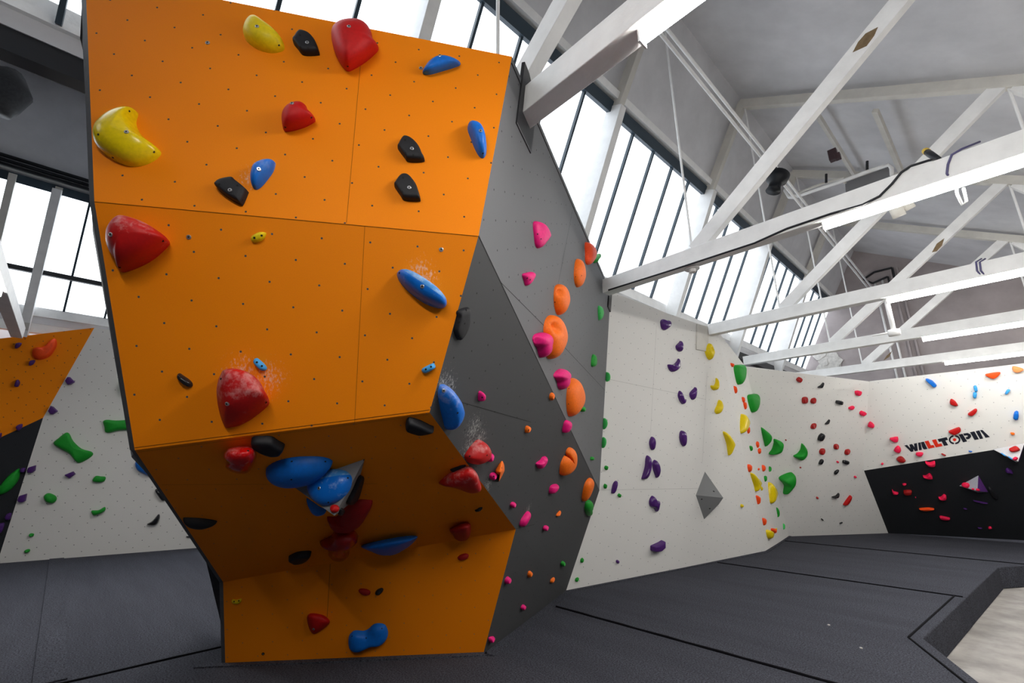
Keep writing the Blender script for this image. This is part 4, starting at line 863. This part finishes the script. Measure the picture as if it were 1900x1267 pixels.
Wp('P', [(677, 1155), (680, 1105), (698, 1092), (720, 1110), (733, 1160), (730, 1205), (712, 1218), (690, 1200)], 'purg', .08, 'bigger upright purple oval in the middle of the white wall')
Wp('Q', [(425, 188), (445, 210), (455, 260), (445, 320), (415, 372), (382, 375), (385, 350), (405, 280), (412, 210)], 'purg', .09, 'longest purple hold, a tall curved crescent', ctr=(425, 285))
Wp('Q', [(465, 250), (480, 223), (500, 240), (525, 295), (525, 340), (508, 366), (490, 355), (470, 300)], 'purg', .08, 'tall purple oval right beside the longest purple crescent')
Wp('Q', [(440, 545), (455, 510), (470, 507), (490, 540), (518, 545), (525, 570), (515, 620), (500, 632), (475, 600), (445, 585)], 'purg', .08, 'lumpy purple bean hold below the tall purple pair', ctr=(485, 570))
Wp('Q', [(450, 895), (545, 852), (552, 905), (510, 932), (460, 937), (450, 930)], 'pur', .10, 'purple ledge hold low on the white wall', prof='slab', sharp=True, comp=.3)
Wp('Q', [(180, 1015), (190, 1006), (206, 1020), (200, 1035), (185, 1033)], 'pur', .04, 'tiny purple foothold low near the white wall foot')
volume('W1', 'Q', [(878, 316), (985, 575), (872, 690), (807, 500)], (1022, 522), .30, [HM['grey_gritty']], 'grey faceted pyramid volume alone on the white wall', GW)
Wp('P', [(880, 440), (890, 415), (910, 410), (935, 430), (945, 455), (953, 480), (945, 505), (912, 540), (890, 515), (877, 475)], 'yel', .10, 'topmost yellow hold with a finger pocket on the white wall', dents=[((932, 452), 14, .06)])
Wp('P', [(921, 740), (945, 740), (960, 715), (965, 680), (980, 700), (985, 735), (970, 765), (948, 777), (928, 765)], 'yel', .08, 'yellow moon-shaped hold below the topmost yellow hold', ctr=(958, 750))
Wp('P', [(985, 853), (1010, 870), (1020, 905), (1000, 945), (970, 963), (953, 945), (958, 920), (970, 895)], 'yel', .08, 'yellow kidney hold, third down the white wall')
Wp('Q', [(1018, 8), (1040, 10), (1075, 55), (1107, 100), (1095, 135), (1063, 188), (1055, 165), (1045, 95)], 'yel', .10, 'yellow bat-wing hold pointing down on the white wall', ctr=(1068, 105))
Wp('Q', [(1155, 585), (1160, 570), (1172, 575), (1172, 590), (1160, 596)], 'yel', .05, 'tiny yellow knob right of the grey pyramid volume')
# ---- corner facet
def Ce(view, pts, col, h, label, **k): H('W2', view, pts, col, h, label, GE, **k)
Ce('S', [(65, 130), (95, 150), (122, 180), (115, 225), (70, 290), (58, 250)], 'yelg', .12, 'glossy yellow fin hold highest on the corner facet', comp=.3)
Ce('S', [(113, 235), (122, 228), (135, 270), (130, 292), (120, 280)], 'orr', .05, 'orange-red sliver hold below the highest yellow fin')
Ce('R', [(322, 612), (338, 625), (348, 655), (340, 687), (330, 660)], 'orr', .05, 'orange-red sliver hold under the top green wedge')
Ce('R', [(290, 388), (322, 405), (305, 428)], 'orr', .05, 'topmost tiny orange-red hold beside the top green wedge')
Ce('R', [(402, 722), (415, 725), (425, 760), (415, 775), (405, 750)], 'orr', .05, 'upper orange-red sliver of the pair beside the second green wedge')
Ce('R', [(418, 775), (432, 770), (445, 805), (435, 843), (422, 810)], 'orr', .05, 'lower orange-red sliver of the pair beside the second green wedge')
Ce('R', [(322, 425), (350, 405), (410, 405), (418, 430), (405, 520), (370, 600), (345, 560)], 'grn', .16, 'top green wedge hold right under a beam end', prof='wedge', comp=.3)
Ce('R', [(455, 715), (495, 692), (550, 697), (550, 760), (535, 830), (502, 872), (480, 830)], 'grn', .16, 'second green wedge hold on the corner', prof='wedge', comp=.3)
Ce('S', [(192, 375), (200, 355), (212, 385), (208, 412), (198, 400)], 'orr', .05, 'orange-red sliver left of the first big green hold, upper')
Ce('S', [(208, 425), (222, 412), (228, 440), (218, 462), (210, 445)], 'orr', .05, 'orange-red sliver left of the first big green hold, lower')
Ce('S', [(137, 400), (143, 392), (157, 415), (152, 438), (143, 425)], 'grn', .05, 'small green sliver hold left of the orange-red slivers')
Ce('S', [(120, 550), (145, 555), (155, 580), (135, 615), (125, 595)], 'orr', .06, 'orange-red hold at the top of the lower yellow fin')
Ce('S', [(207, 590), (214, 580), (220, 592), (212, 600)], 'orr', .03, 'tiny orange-red dot on the corner facet')
Ce('S', [(242, 555), (255, 560), (265, 590), (250, 610), (243, 585)], 'orr', .06, 'orange-red hold right of the tiny orange-red dot')
Ce('S', [(302, 565), (312, 580), (312, 605), (303, 612), (300, 590)], 'grn', .05, 'small green sliver, rightmost of the corner facet middle')
Ce('S', [(260, 650), (275, 645), (275, 675), (268, 695), (262, 675)], 'grn', .05, 'small green sliver between the two lower yellow fins')
Ce('S', [(143, 620), (175, 650), (230, 700), (228, 720), (190, 778), (175, 730)], 'yelg', .10, 'yellow pointed fin hold, left of the two lower ones', ctr=(192, 710))
Ce('S', [(228, 730), (240, 750), (242, 768), (235, 765)], 'yel', .04, 'thin yellow sliver at the tip of the left yellow fin')
Ce('S', [(295, 700), (330, 740), (365, 785), (365, 815), (340, 850), (315, 878), (303, 820)], 'yelg', .12, 'yellow pointed fin hold, right of the two lower ones')
Ce('S', [(192, 810), (215, 825), (225, 855), (208, 885), (200, 860)], 'orr', .06, 'orange-red hold below the left yellow fin')
Ce('S', [(363, 910), (375, 940), (385, 985), (378, 990), (368, 950)], 'grn', .05, 'long thin green sliver low on the corner facet')
Ce('S', [(420, 1045), (430, 1060), (430, 1085), (422, 1097), (420, 1070)], 'lgr', .04, 'lowest pale green sliver by the wall corner')
Ce('S', [(245, 998), (268, 1010), (270, 1035), (258, 1062), (250, 1040)], 'orr', .06, 'orange-red hold above the lowest yellow hold')
Ce('S', [(277, 1100), (305, 1105), (335, 1125), (325, 1150), (298, 1175), (283, 1150)], 'yel', .10, 'lowest yellow hold near the mat at the corner')
Ce('S', [(316, 1090), (335, 1085), (345, 1108), (335, 1130), (325, 1120)], 'orr', .09, 'orange-red hold behind the lowest yellow hold')
Ce('S', [(353, 1095), (360, 1083), (368, 1095), (358, 1103)], 'yel', .03, 'tiny yellow dot right of the lowest yellow hold')
# ---- white end wall
def En(view, pts, col, h, label, **k): H('W3', view, pts, col, h, label, GX, **k)
En('S', [(232, 240), (275, 265), (312, 300), (315, 330), (300, 365), (255, 397), (235, 320)], 'grn', .16, 'green half-dome hold beside the wall corner, first of four big greens', holes=[], comp=.3)
En('S', [(345, 335), (400, 355), (410, 375), (400, 430), (375, 455), (300, 462), (325, 420), (340, 370)], 'grn', .16, 'green claw hold, second of four big greens', ctr=(368, 405), comp=.3)
En('S', [(575, 372), (600, 400), (613, 440), (600, 480), (565, 512), (535, 500), (505, 478), (540, 455), (565, 420)], 'grn', .14, 'green shark-fin hold, rightmost of four big greens', ctr=(575, 460), comp=.3)
En('S', [(383, 665), (420, 635), (480, 615), (505, 630), (512, 690), (495, 735), (435, 800), (425, 770), (425, 720)], 'grn', .20, 'largest green hold, lowest of four big greens', ctr=(455, 690), comp=.3)
En('S', [(436, 345), (442, 338), (448, 345), (442, 351)], 'drd', .03, 'tiny dark red dot right of the green claw hold')
En('S', [(558, 575), (565, 568), (572, 575), (565, 582)], 'drd', .03, 'tiny dark red dot below the green shark-fin hold')
En('S', [(697, 825), (705, 819), (717, 830), (708, 840), (699, 835)], 'drd', .04, 'tiny brown-red hold low on the white end wall')
En('R', [(933, 550), (960, 522), (993, 545), (965, 582)], 'drdg', .08, 'topmost dark red hold, diamond-shaped, on the end wall')
En('R', [(990, 735), (1005, 720), (1040, 720), (1047, 750), (1040, 780), (1000, 784), (990, 770)], 'drdg', .07, 'left one of the dark red pair near the end wall top')
En('R', [(1073, 760), (1085, 735), (1120, 727), (1127, 750), (1115, 783), (1080, 782)], 'drdg', .07, 'right one of the dark red pair near the end wall top')
En('R', [(1075, 1010), (1090, 982), (1125, 977), (1128, 1000), (1110, 1032), (1080, 1030)], 'drdg', .07, 'single glossy dark red hold above the black bean hold')
En('S', [(722, 440), (735, 418), (765, 415), (770, 440), (755, 468), (728, 465)], 'drdg', .07, 'dark red hold below the black bean hold, left of three')
En('S', [(843, 400), (850, 380), (875, 377), (883, 395), (875, 422), (848, 420)], 'drdg', .07, 'dark red hold, middle and highest of three in a row')
En('S', [(935, 445), (945, 425), (975, 420), (978, 440), (960, 468), (937, 465)], 'drdg', .07, 'dark red hold, right of three in a row')
En('S', [(923, 885), (945, 850), (980, 807), (985, 830), (960, 875), (935, 887)], 'red', .07, 'long slanted red hold low on the end wall')
En('R', [(1140, 625), (1170, 605), (1198, 577), (1190, 610), (1175, 630)], 'bkg', .06, 'black fin hold at the top of the end wall')
En('R', [(1320, 770), (1328, 752), (1382, 760), (1380, 790), (1365, 795), (1322, 782)], 'bkg', .07, 'black block hold right of the dark red pair')
En('R', [(1212, 985), (1235, 960), (1256, 938), (1250, 970), (1235, 982)], 'bkg', .05, 'small black fin hold above the black bean')
En('R', [(1143, 1130), (1155, 1095), (1180, 1073), (1203, 1085), (1200, 1115), (1175, 1147), (1150, 1145)], 'bkg', .08, 'biggest black bean hold on the end wall')
En('S', [(717, 540), (730, 510), (750, 505), (752, 520), (738, 545), (722, 547)], 'bkg', .06, 'small black bean hold under the left of three dark reds')
En('S', [(917, 525), (925, 512), (967, 520), (965, 543), (945, 547), (920, 538)], 'bkg', .06, 'black block hold under the right of three dark reds')
En('S', [(847, 632), (852, 605), (883, 592), (870, 620)], 'bkg', .05, 'black fin hold below the pink dot')
En('S', [(825, 822), (860, 810), (883, 787), (880, 815), (865, 827)], 'bkg', .06, 'black swoosh hold beside the long slanted red hold')
En('S', [(737, 1003), (748, 1005), (758, 1017), (750, 1018)], 'blk', .03, 'tiny black foothold low on the end wall, left one')
En('S', [(893, 1045), (900, 1037), (917, 1033), (910, 1042)], 'blk', .03, 'tiny black foothold low on the end wall, right one')
En('R', [(1508, 660), (1560, 660), (1555, 690), (1540, 703), (1518, 702)], 'ros', .08, 'neon red hold highest at the right of the end wall')
En('R', [(1447, 820), (1490, 805), (1490, 825), (1470, 840), (1450, 840)], 'ros', .07, 'small neon red hold right of the black block hold')
En('R', [(1552, 880), (1570, 852), (1612, 875), (1575, 903)], 'ros', .08, 'neon red hold near the right end of the end wall')
En('S', [(867, 527), (875, 518), (884, 527), (875, 537)], 'ros', .04, 'tiny neon pink dot left of the lower black block')
En('S', [(1013, 653), (1023, 643), (1033, 655), (1022, 662)], 'ros', .04, 'tiny neon pink dot near the black overhang corner')
# ---- far lettered wall
def Fa(view, pts, col, h, label, pk='W4', group=GF, **k): H(pk, view, pts, col, h, label, group, **k)
Fa('R', [(1640, 985), (1660, 957), (1700, 990), (1695, 1020), (1640, 1005)], 'ros', .10, 'neon red hold right on the corner of the lettered wall')
Fa('T', [(420, 908), (450, 897), (510, 890), (513, 940), (470, 945)], 'ros', .10, 'neon red wedge hold left of the lettering, upper')
Fa('T', [(465, 1035), (505, 988), (535, 1005), (547, 1045), (520, 1067)], 'ros', .10, 'neon red hold left of the lettering, lower')
Fa('T', [(492, 1135), (520, 1108), (560, 1110), (598, 1155), (570, 1178), (520, 1170)], 'drdg', .09, 'glossy dark red lip-shaped hold below left of the lettering')
Fa('T', [(710, 1065), (760, 1060), (792, 1070), (775, 1100), (740, 1103), (715, 1090)], 'ros', .09, 'neon red hold right under the first letters')
Fa('T', [(988, 1078), (1005, 1075), (1040, 1095), (1030, 1102)], 'drd', .05, 'small dark red pill below the lettering')
Fa('U', [(325, 238), (338, 225), (355, 238), (340, 250)], 'ros', .05, 'tiny neon red dot at the lower left of the lettered wall')
Fa('T', [(818, 260), (835, 250), (870, 262), (900, 280), (938, 325), (910, 345), (870, 310)], 'blu', .09, 'long blue hold at the top of the lettered wall', ctr=(880, 300))
Fa('T', [(1343, 335), (1375, 328), (1390, 385), (1360, 392)], 'bluL', .07, 'upper of the two small light blue holds', prof='slab')
Fa('T', [(1340, 405), (1378, 400), (1375, 460), (1340, 460)], 'bluL', .07, 'lower of the two small light blue holds', prof='slab')
Fa('T', [(1687, 415), (1715, 370), (1748, 375), (1710, 420)], 'bluL', .07, 'small slanted light blue hold near the right frame edge', prof='slab')
Fa('T', [(1780, 690), (1795, 615), (1838, 612), (1832, 700)], 'blu', .08, 'blue block hold near the right frame edge', prof='slab')
Fa('T', [(1083, 500), (1100, 472), (1145, 500), (1173, 548), (1120, 545), (1090, 530)], 'red', .08, 'red leaf hold in the middle of the lettered wall, upper')
Fa('T', [(1280, 640), (1330, 600), (1365, 580), (1385, 595), (1365, 630), (1320, 660)], 'red', .08, 'red leaf hold in the middle of the lettered wall, lower')
Fa('T', [(1068, 833), (1120, 805), (1185, 785), (1205, 820), (1180, 845), (1130, 868)], 'red', .08, 'red wedge hold touching the top of the lettering')
Fa('T', [(1478, 200), (1632, 178), (1610, 225), (1565, 250), (1510, 232)], 'orr', .09, 'orange-red trapezoid hold at the top right')
Fa('T', [(1780, 113), (1895, 145), (1835, 180), (1780, 165)], 'ora', .09, 'pale orange hold in the top right corner of the lettered wall')
Fa('T', [(1748, 845), (1785, 845), (1798, 860), (1770, 870)], 'org', .05, 'small orange hold right of the lettering')
Fa('T', [(1290, 1043), (1330, 1050), (1320, 1057), (1295, 1052)], 'blu', .04, 'tiny blue chip at the lower edge of the lettered wall')
def Bk(pts, col, h, label, **k): H('W5', 'U', pts, col, h, label, GB, **k)
Bk([(810, 210), (860, 220), (915, 207), (917, 245), (880, 253), (840, 240)], 'ros', .10, 'neon red horn hold at the top edge of the black overhang', ctr=(880, 232))
Bk([(785, 365), (820, 365), (860, 342), (892, 388), (850, 390), (810, 380)], 'ros', .09, 'neon red fin hold below the horn on the black overhang')
Bk([(445, 515), (465, 540), (515, 553), (490, 565), (455, 555)], 'ros', .08, 'neon red horn hold leftmost on the black overhang')
Bk([(560, 455), (603, 455), (585, 472), (570, 470)], 'ros', .05, 'tiny neon red hold above the dark red block')
Bk([(573, 530), (655, 527), (663, 545), (655, 570), (585, 570)], 'drd', .08, 'dark red block hold on the black overhang', prof='slab')
Bk([(955, 600), (985, 600), (1015, 572), (1040, 585), (1043, 615), (1000, 627), (970, 618)], 'ros', .09, 'neon red fin hold in the middle of the black overhang')
Bk([(745, 728), (850, 720), (912, 735), (840, 745), (780, 742)], 'orr', .06, 'long thin orange-red hold on the black overhang')
Bk([(968, 815), (1000, 812), (1080, 833), (1065, 850), (985, 838)], 'ros', .06, 'pink pill hold low on the black overhang')
Bk([(1503, 938), (1525, 928), (1545, 938), (1520, 950)], 'ros', .05, 'small red hold lowest at the right of the black overhang')
Bk([(700, 603), (706, 600), (711, 607), (704, 611)], 'ros', .03, 'tiny red dot on the black overhang')
Bk([(1690, 310), (1715, 283), (1750, 300), (1780, 335), (1735, 325)], 'pur', .08, 'purple hold on the black overhang at the right')
Bk([(1340, 640), (1400, 648), (1500, 672), (1440, 668)], 'pur', .04, 'thin purple edge hold under the small pyramid')
Bk([(1230, 725), (1260, 728), (1275, 738), (1245, 738)], 'pur', .03, 'short thin purple hold left of the purple edge hold')
Bk([(1390, 938), (1435, 945), (1430, 952), (1400, 947)], 'pur', .03, 'thin purple foothold near the mat under the overhang')
Bk([(1500, 505), (1540, 500), (1600, 580), (1610, 625), (1560, 605)], 'blk', .06, 'black hold right of the small pyramid')
HM['vpur'] = mat_hold('volume_purple', (.13, .035, .24), .6); HM['vgry'] = mat_hold('volume_pale_grey', (.36, .37, .43), .6); HM['vwht'] = mat_hold('volume_white', (.62, .62, .64), .6)
f1_, _ = volume('W5', 'U', [(1187, 482), (1397, 368), (1505, 552), (1390, 556)], (1388, 540), .22, [HM['vgry'], HM['vpur']], 'small grey and purple pyramid volume on the black overhang', GB, facemat={1: 1})
H('W5', 'U', [(1222, 475), (1240, 450), (1285, 450), (1303, 480), (1280, 510), (1235, 495)], 'ros', .06, 'neon red knob on the small grey and purple pyramid', GB, plane_=f1_[0])
H('W5', 'U', [(1333, 520), (1345, 509), (1357, 520), (1345, 531)], 'ros', .04, 'tiny neon red dot on the small pyramid, left', GB, plane_=f1_[0])
H('W5', 'U', [(1381, 528), (1397, 513), (1415, 528), (1397, 543)], 'ros', .05, 'tiny neon red dot on the small pyramid, right', GB, plane_=f1_[0])
f2_, _ = volume('W5', 'U', [(1557, 80), (1905, 12), (1850, 215), (1815, 221)], (1836, 214), .25, [HM['vwht'], HM['vpur']], 'white and purple pyramid volume at the right frame edge', GB, facemat={1: 1})
H('W5', 'U', [(1738, 80), (1770, 62), (1820, 48), (1858, 90), (1800, 112), (1755, 108)], 'red', .07, 'red hold on the white pyramid volume', GB, plane_=f2_[0])
H('W5', 'U', [(1780, 185), (1810, 165), (1835, 175), (1822, 200), (1787, 202)], 'ros', .06, 'neon red hold at the tip of the white pyramid volume', GB, plane_=f2_[0])
H('W5', 'U', [(1645, 125), (1660, 122), (1702, 150), (1690, 158)], 'bluL', .03, 'blue chip on the white pyramid volume, upper', GB, plane_=f2_[0])
H('W5', 'U', [(1722, 162), (1740, 160), (1776, 188), (1765, 195)], 'bluL', .03, 'blue chip on the white pyramid volume, lower', GB, plane_=f2_[0])
# ---- left wall
def Lf(pk, view, pts, col, h, label, **k): H(pk, view, pts, col, h, label, GL, **k)
Lf('WL', 'V', [(765, 675), (800, 628), (825, 630), (885, 688), (835, 722), (800, 720)], 'pur', .10, 'purple wedge on the white panel beside the orange panel, upper', prof='slab', sharp=True)
Lf('WL', 'V', [(565, 1030), (605, 970), (630, 978), (685, 1030), (630, 1070), (605, 1068)], 'pur', .10, 'purple wedge on the white panel beside the orange panel, lower', prof='slab', sharp=True)
Lf('WL', 'C', [(388, 880), (430, 840), (480, 803), (510, 810), (540, 865), (600, 920), (670, 940), (683, 965), (640, 1000), (590, 1023), (560, 1015), (510, 960), (440, 920)], 'grn', .16, 'big green bone-shaped hold on the left white panel', ctr=(540, 915), dents=[((560, 925), 50, .05)], comp=.3)
Lf('WL', 'C', [(755, 720), (785, 707), (850, 712), (950, 708), (1000, 715), (1000, 775), (880, 785), (800, 803), (770, 795), (765, 765)], 'grn', .14, 'long green hold running behind the boulder edge', comp=.3)
Lf('WL', 'V', [(1412, 740), (1425, 690), (1480, 670), (1560, 720), (1550, 820), (1470, 860), (1425, 810)], 'grn', .20, 'green dome almost hidden behind the boulder edge, casting a round shadow', comp=.3)
Lf('WL', 'C', [(990, 1040), (1005, 1005), (1060, 990), (1130, 1010), (1150, 1060), (1110, 1118), (1060, 1105), (1010, 1080)], 'blu', .16, 'blue dome hold peeking out behind the boulder', comp=.3)
Lf('WL', 'C', [(198, 1080), (215, 1055), (267, 1040), (262, 1080), (240, 1097), (205, 1097)], 'pur', .09, 'purple wedge at the edge between white and charcoal, upper', prof='slab', sharp=True)
Lf('WL', 'C', [(472, 1112), (540, 1085), (557, 1105), (515, 1137)], 'pur', .09, 'purple wedge alone in the middle of the left white panel', prof='slab', sharp=True)
Lf('WL', 'C', [(675, 1155), (690, 1130), (710, 1118), (740, 1122), (775, 1127), (770, 1155), (740, 1167), (690, 1165)], 'grn', .10, 'small green hold right of the lone purple wedge')
Lf('WL', 'D', [(250, 200), (258, 180), (285, 170), (320, 185), (328, 205), (310, 227), (270, 225)], 'grn', .12, 'round green hold low on the left white panel')
Lf('WL', 'D', [(527, 285), (530, 272), (570, 268), (605, 250), (607, 272), (575, 290), (540, 300)], 'grn', .10, 'flat green hold low on the left white panel, right one', ctr=(567, 279))
Lf('WL', 'D', [(100, 212), (115, 185), (158, 172), (150, 215), (135, 223), (110, 222)], 'pur', .09, 'purple wedge at the edge between white and charcoal, lower', prof='slab', sharp=True)
Lf('WL', 'D', [(165, 412), (178, 402), (197, 405), (192, 420), (170, 423)], 'grn', .06, 'small green foothold low left, upper of two')
Lf('WL', 'D', [(138, 508), (150, 497), (172, 493), (172, 508), (150, 517)], 'grn', .06, 'small green foothold low left, lower of two')
Lf('WL', 'D', [(895, 155), (915, 145), (945, 180), (960, 205), (935, 215), (910, 185)], 'bkg', .10, 'black hold half hidden behind the slanting boulder edge')
Lf('WL', 'D', [(847, 353), (880, 330), (915, 292), (924, 310), (910, 345), (885, 358)], 'bkg', .10, 'black half-moon hold on the left white panel')
Lf('WL', 'D', [(1075, 420), (1100, 418), (1098, 426), (1080, 426)], 'blk', .04, 'tiny black foothold beside the slanting boulder edge')
Lf('WLO', 'V', [(178, 295), (185, 235), (258, 230), (230, 280)], 'pur', .10, 'topmost purple hold on the left orange panel', prof='slab')
Lf('WLO', 'V', [(375, 340), (395, 295), (440, 278), (490, 280), (540, 250), (600, 195), (640, 178), (665, 200), (668, 260), (640, 320), (590, 385), (500, 425), (420, 422), (385, 390)], 'orr', .14, 'big orange-red sausage hold on the left orange panel', ctr=(530, 335), comp=.3)
Lf('WLO', 'V', [(340, 495), (350, 440), (420, 432), (390, 485)], 'pur', .10, 'purple hold just under the orange-red sausage hold', prof='slab')
Lf('WLO', 'V', [(167, 740), (185, 680), (215, 658), (238, 695), (215, 745)], 'pur', .10, 'purple hold alone in the middle of the left orange panel', prof='slab')
Lf('WLO', 'V', [(183, 1220), (215, 1190), (265, 1178), (262, 1220), (225, 1260), (205, 1255)], 'pur', .10, 'purple hold at the lower edge of the left orange panel', prof='slab')
Lf('WLO', 'C', [(-30, 815), (0, 805), (15, 805), (12, 830), (0, 845), (-25, 845)], 'pur', .10, 'purple hold cut by the left edge of the photo', prof='slab')
Lf('WLC', 'C', [(0, 1190), (60, 1120), (130, 1068), (147, 1080), (140, 1140), (90, 1210), (30, 1250), (-20, 1258), (-30, 1220)], 'grn', .14, 'long green hold on the charcoal panel', comp=.3)
Lf('WLC', 'C', [(145, 1080), (160, 1062), (190, 1062), (180, 1090), (150, 1092)], 'pur', .09, 'purple hold at the tip of the long green hold', prof='slab')
Lf('WLC', 'D', [(28, 310), (40, 290), (68, 285), (60, 320), (35, 325)], 'pur', .09, 'purple hold low on the charcoal panel, upper of two', prof='slab')
Lf('WLC', 'D', [(-25, 350), (0, 345), (25, 342), (22, 370), (5, 400), (-20, 410)], 'pur', .09, 'purple hold low on the charcoal panel, lower of two', prof='slab')

# loose bolt washers left in the boulder front
for pk, x, y in (('F2', 350.5, 440), ('F2', 818.7, 463), ('F1', 385.5, 79.8), ('F1', 781, 126.8)):
    p = onp(x, y, PL[pk]); n = PL[pk][1]; o = MB(); o.tube([p - n * .004, p + n * .003, p + n * .0045], .012, 14, radii=[.012, .012, .010]); o.tube([p + n * .0045, p + n * .0055], .0045, 6, mi=1)
    o.build('bolt', [M['steel'], M['hole']], B, fix=False)
p = onp(380 + 343 / 3.1667, 1020 + 610 / 3.1667, F4); o = MB(); o.tube([p - F4[1] * .004, p + F4[1] * .004], .012, 12); o.tube([p + F4[1] * .004, p + F4[1] * .0046], .006, 10, mi=1)
o.build('bolt', [M['hole'], M['steel']], B, fix=False)
for (x, y), lab in (((1538, 1160), 'left'), ((1598, 1203), 'right')):
    p = onz(x, y, 0); tag(MB().tube([p, p + np.array([0, 0, .008])], .012, 8).build('chalk_crumb', M['dust'], origin=p), lab + ' of two white chalk crumbs on the mat by the pit', 'crumb')
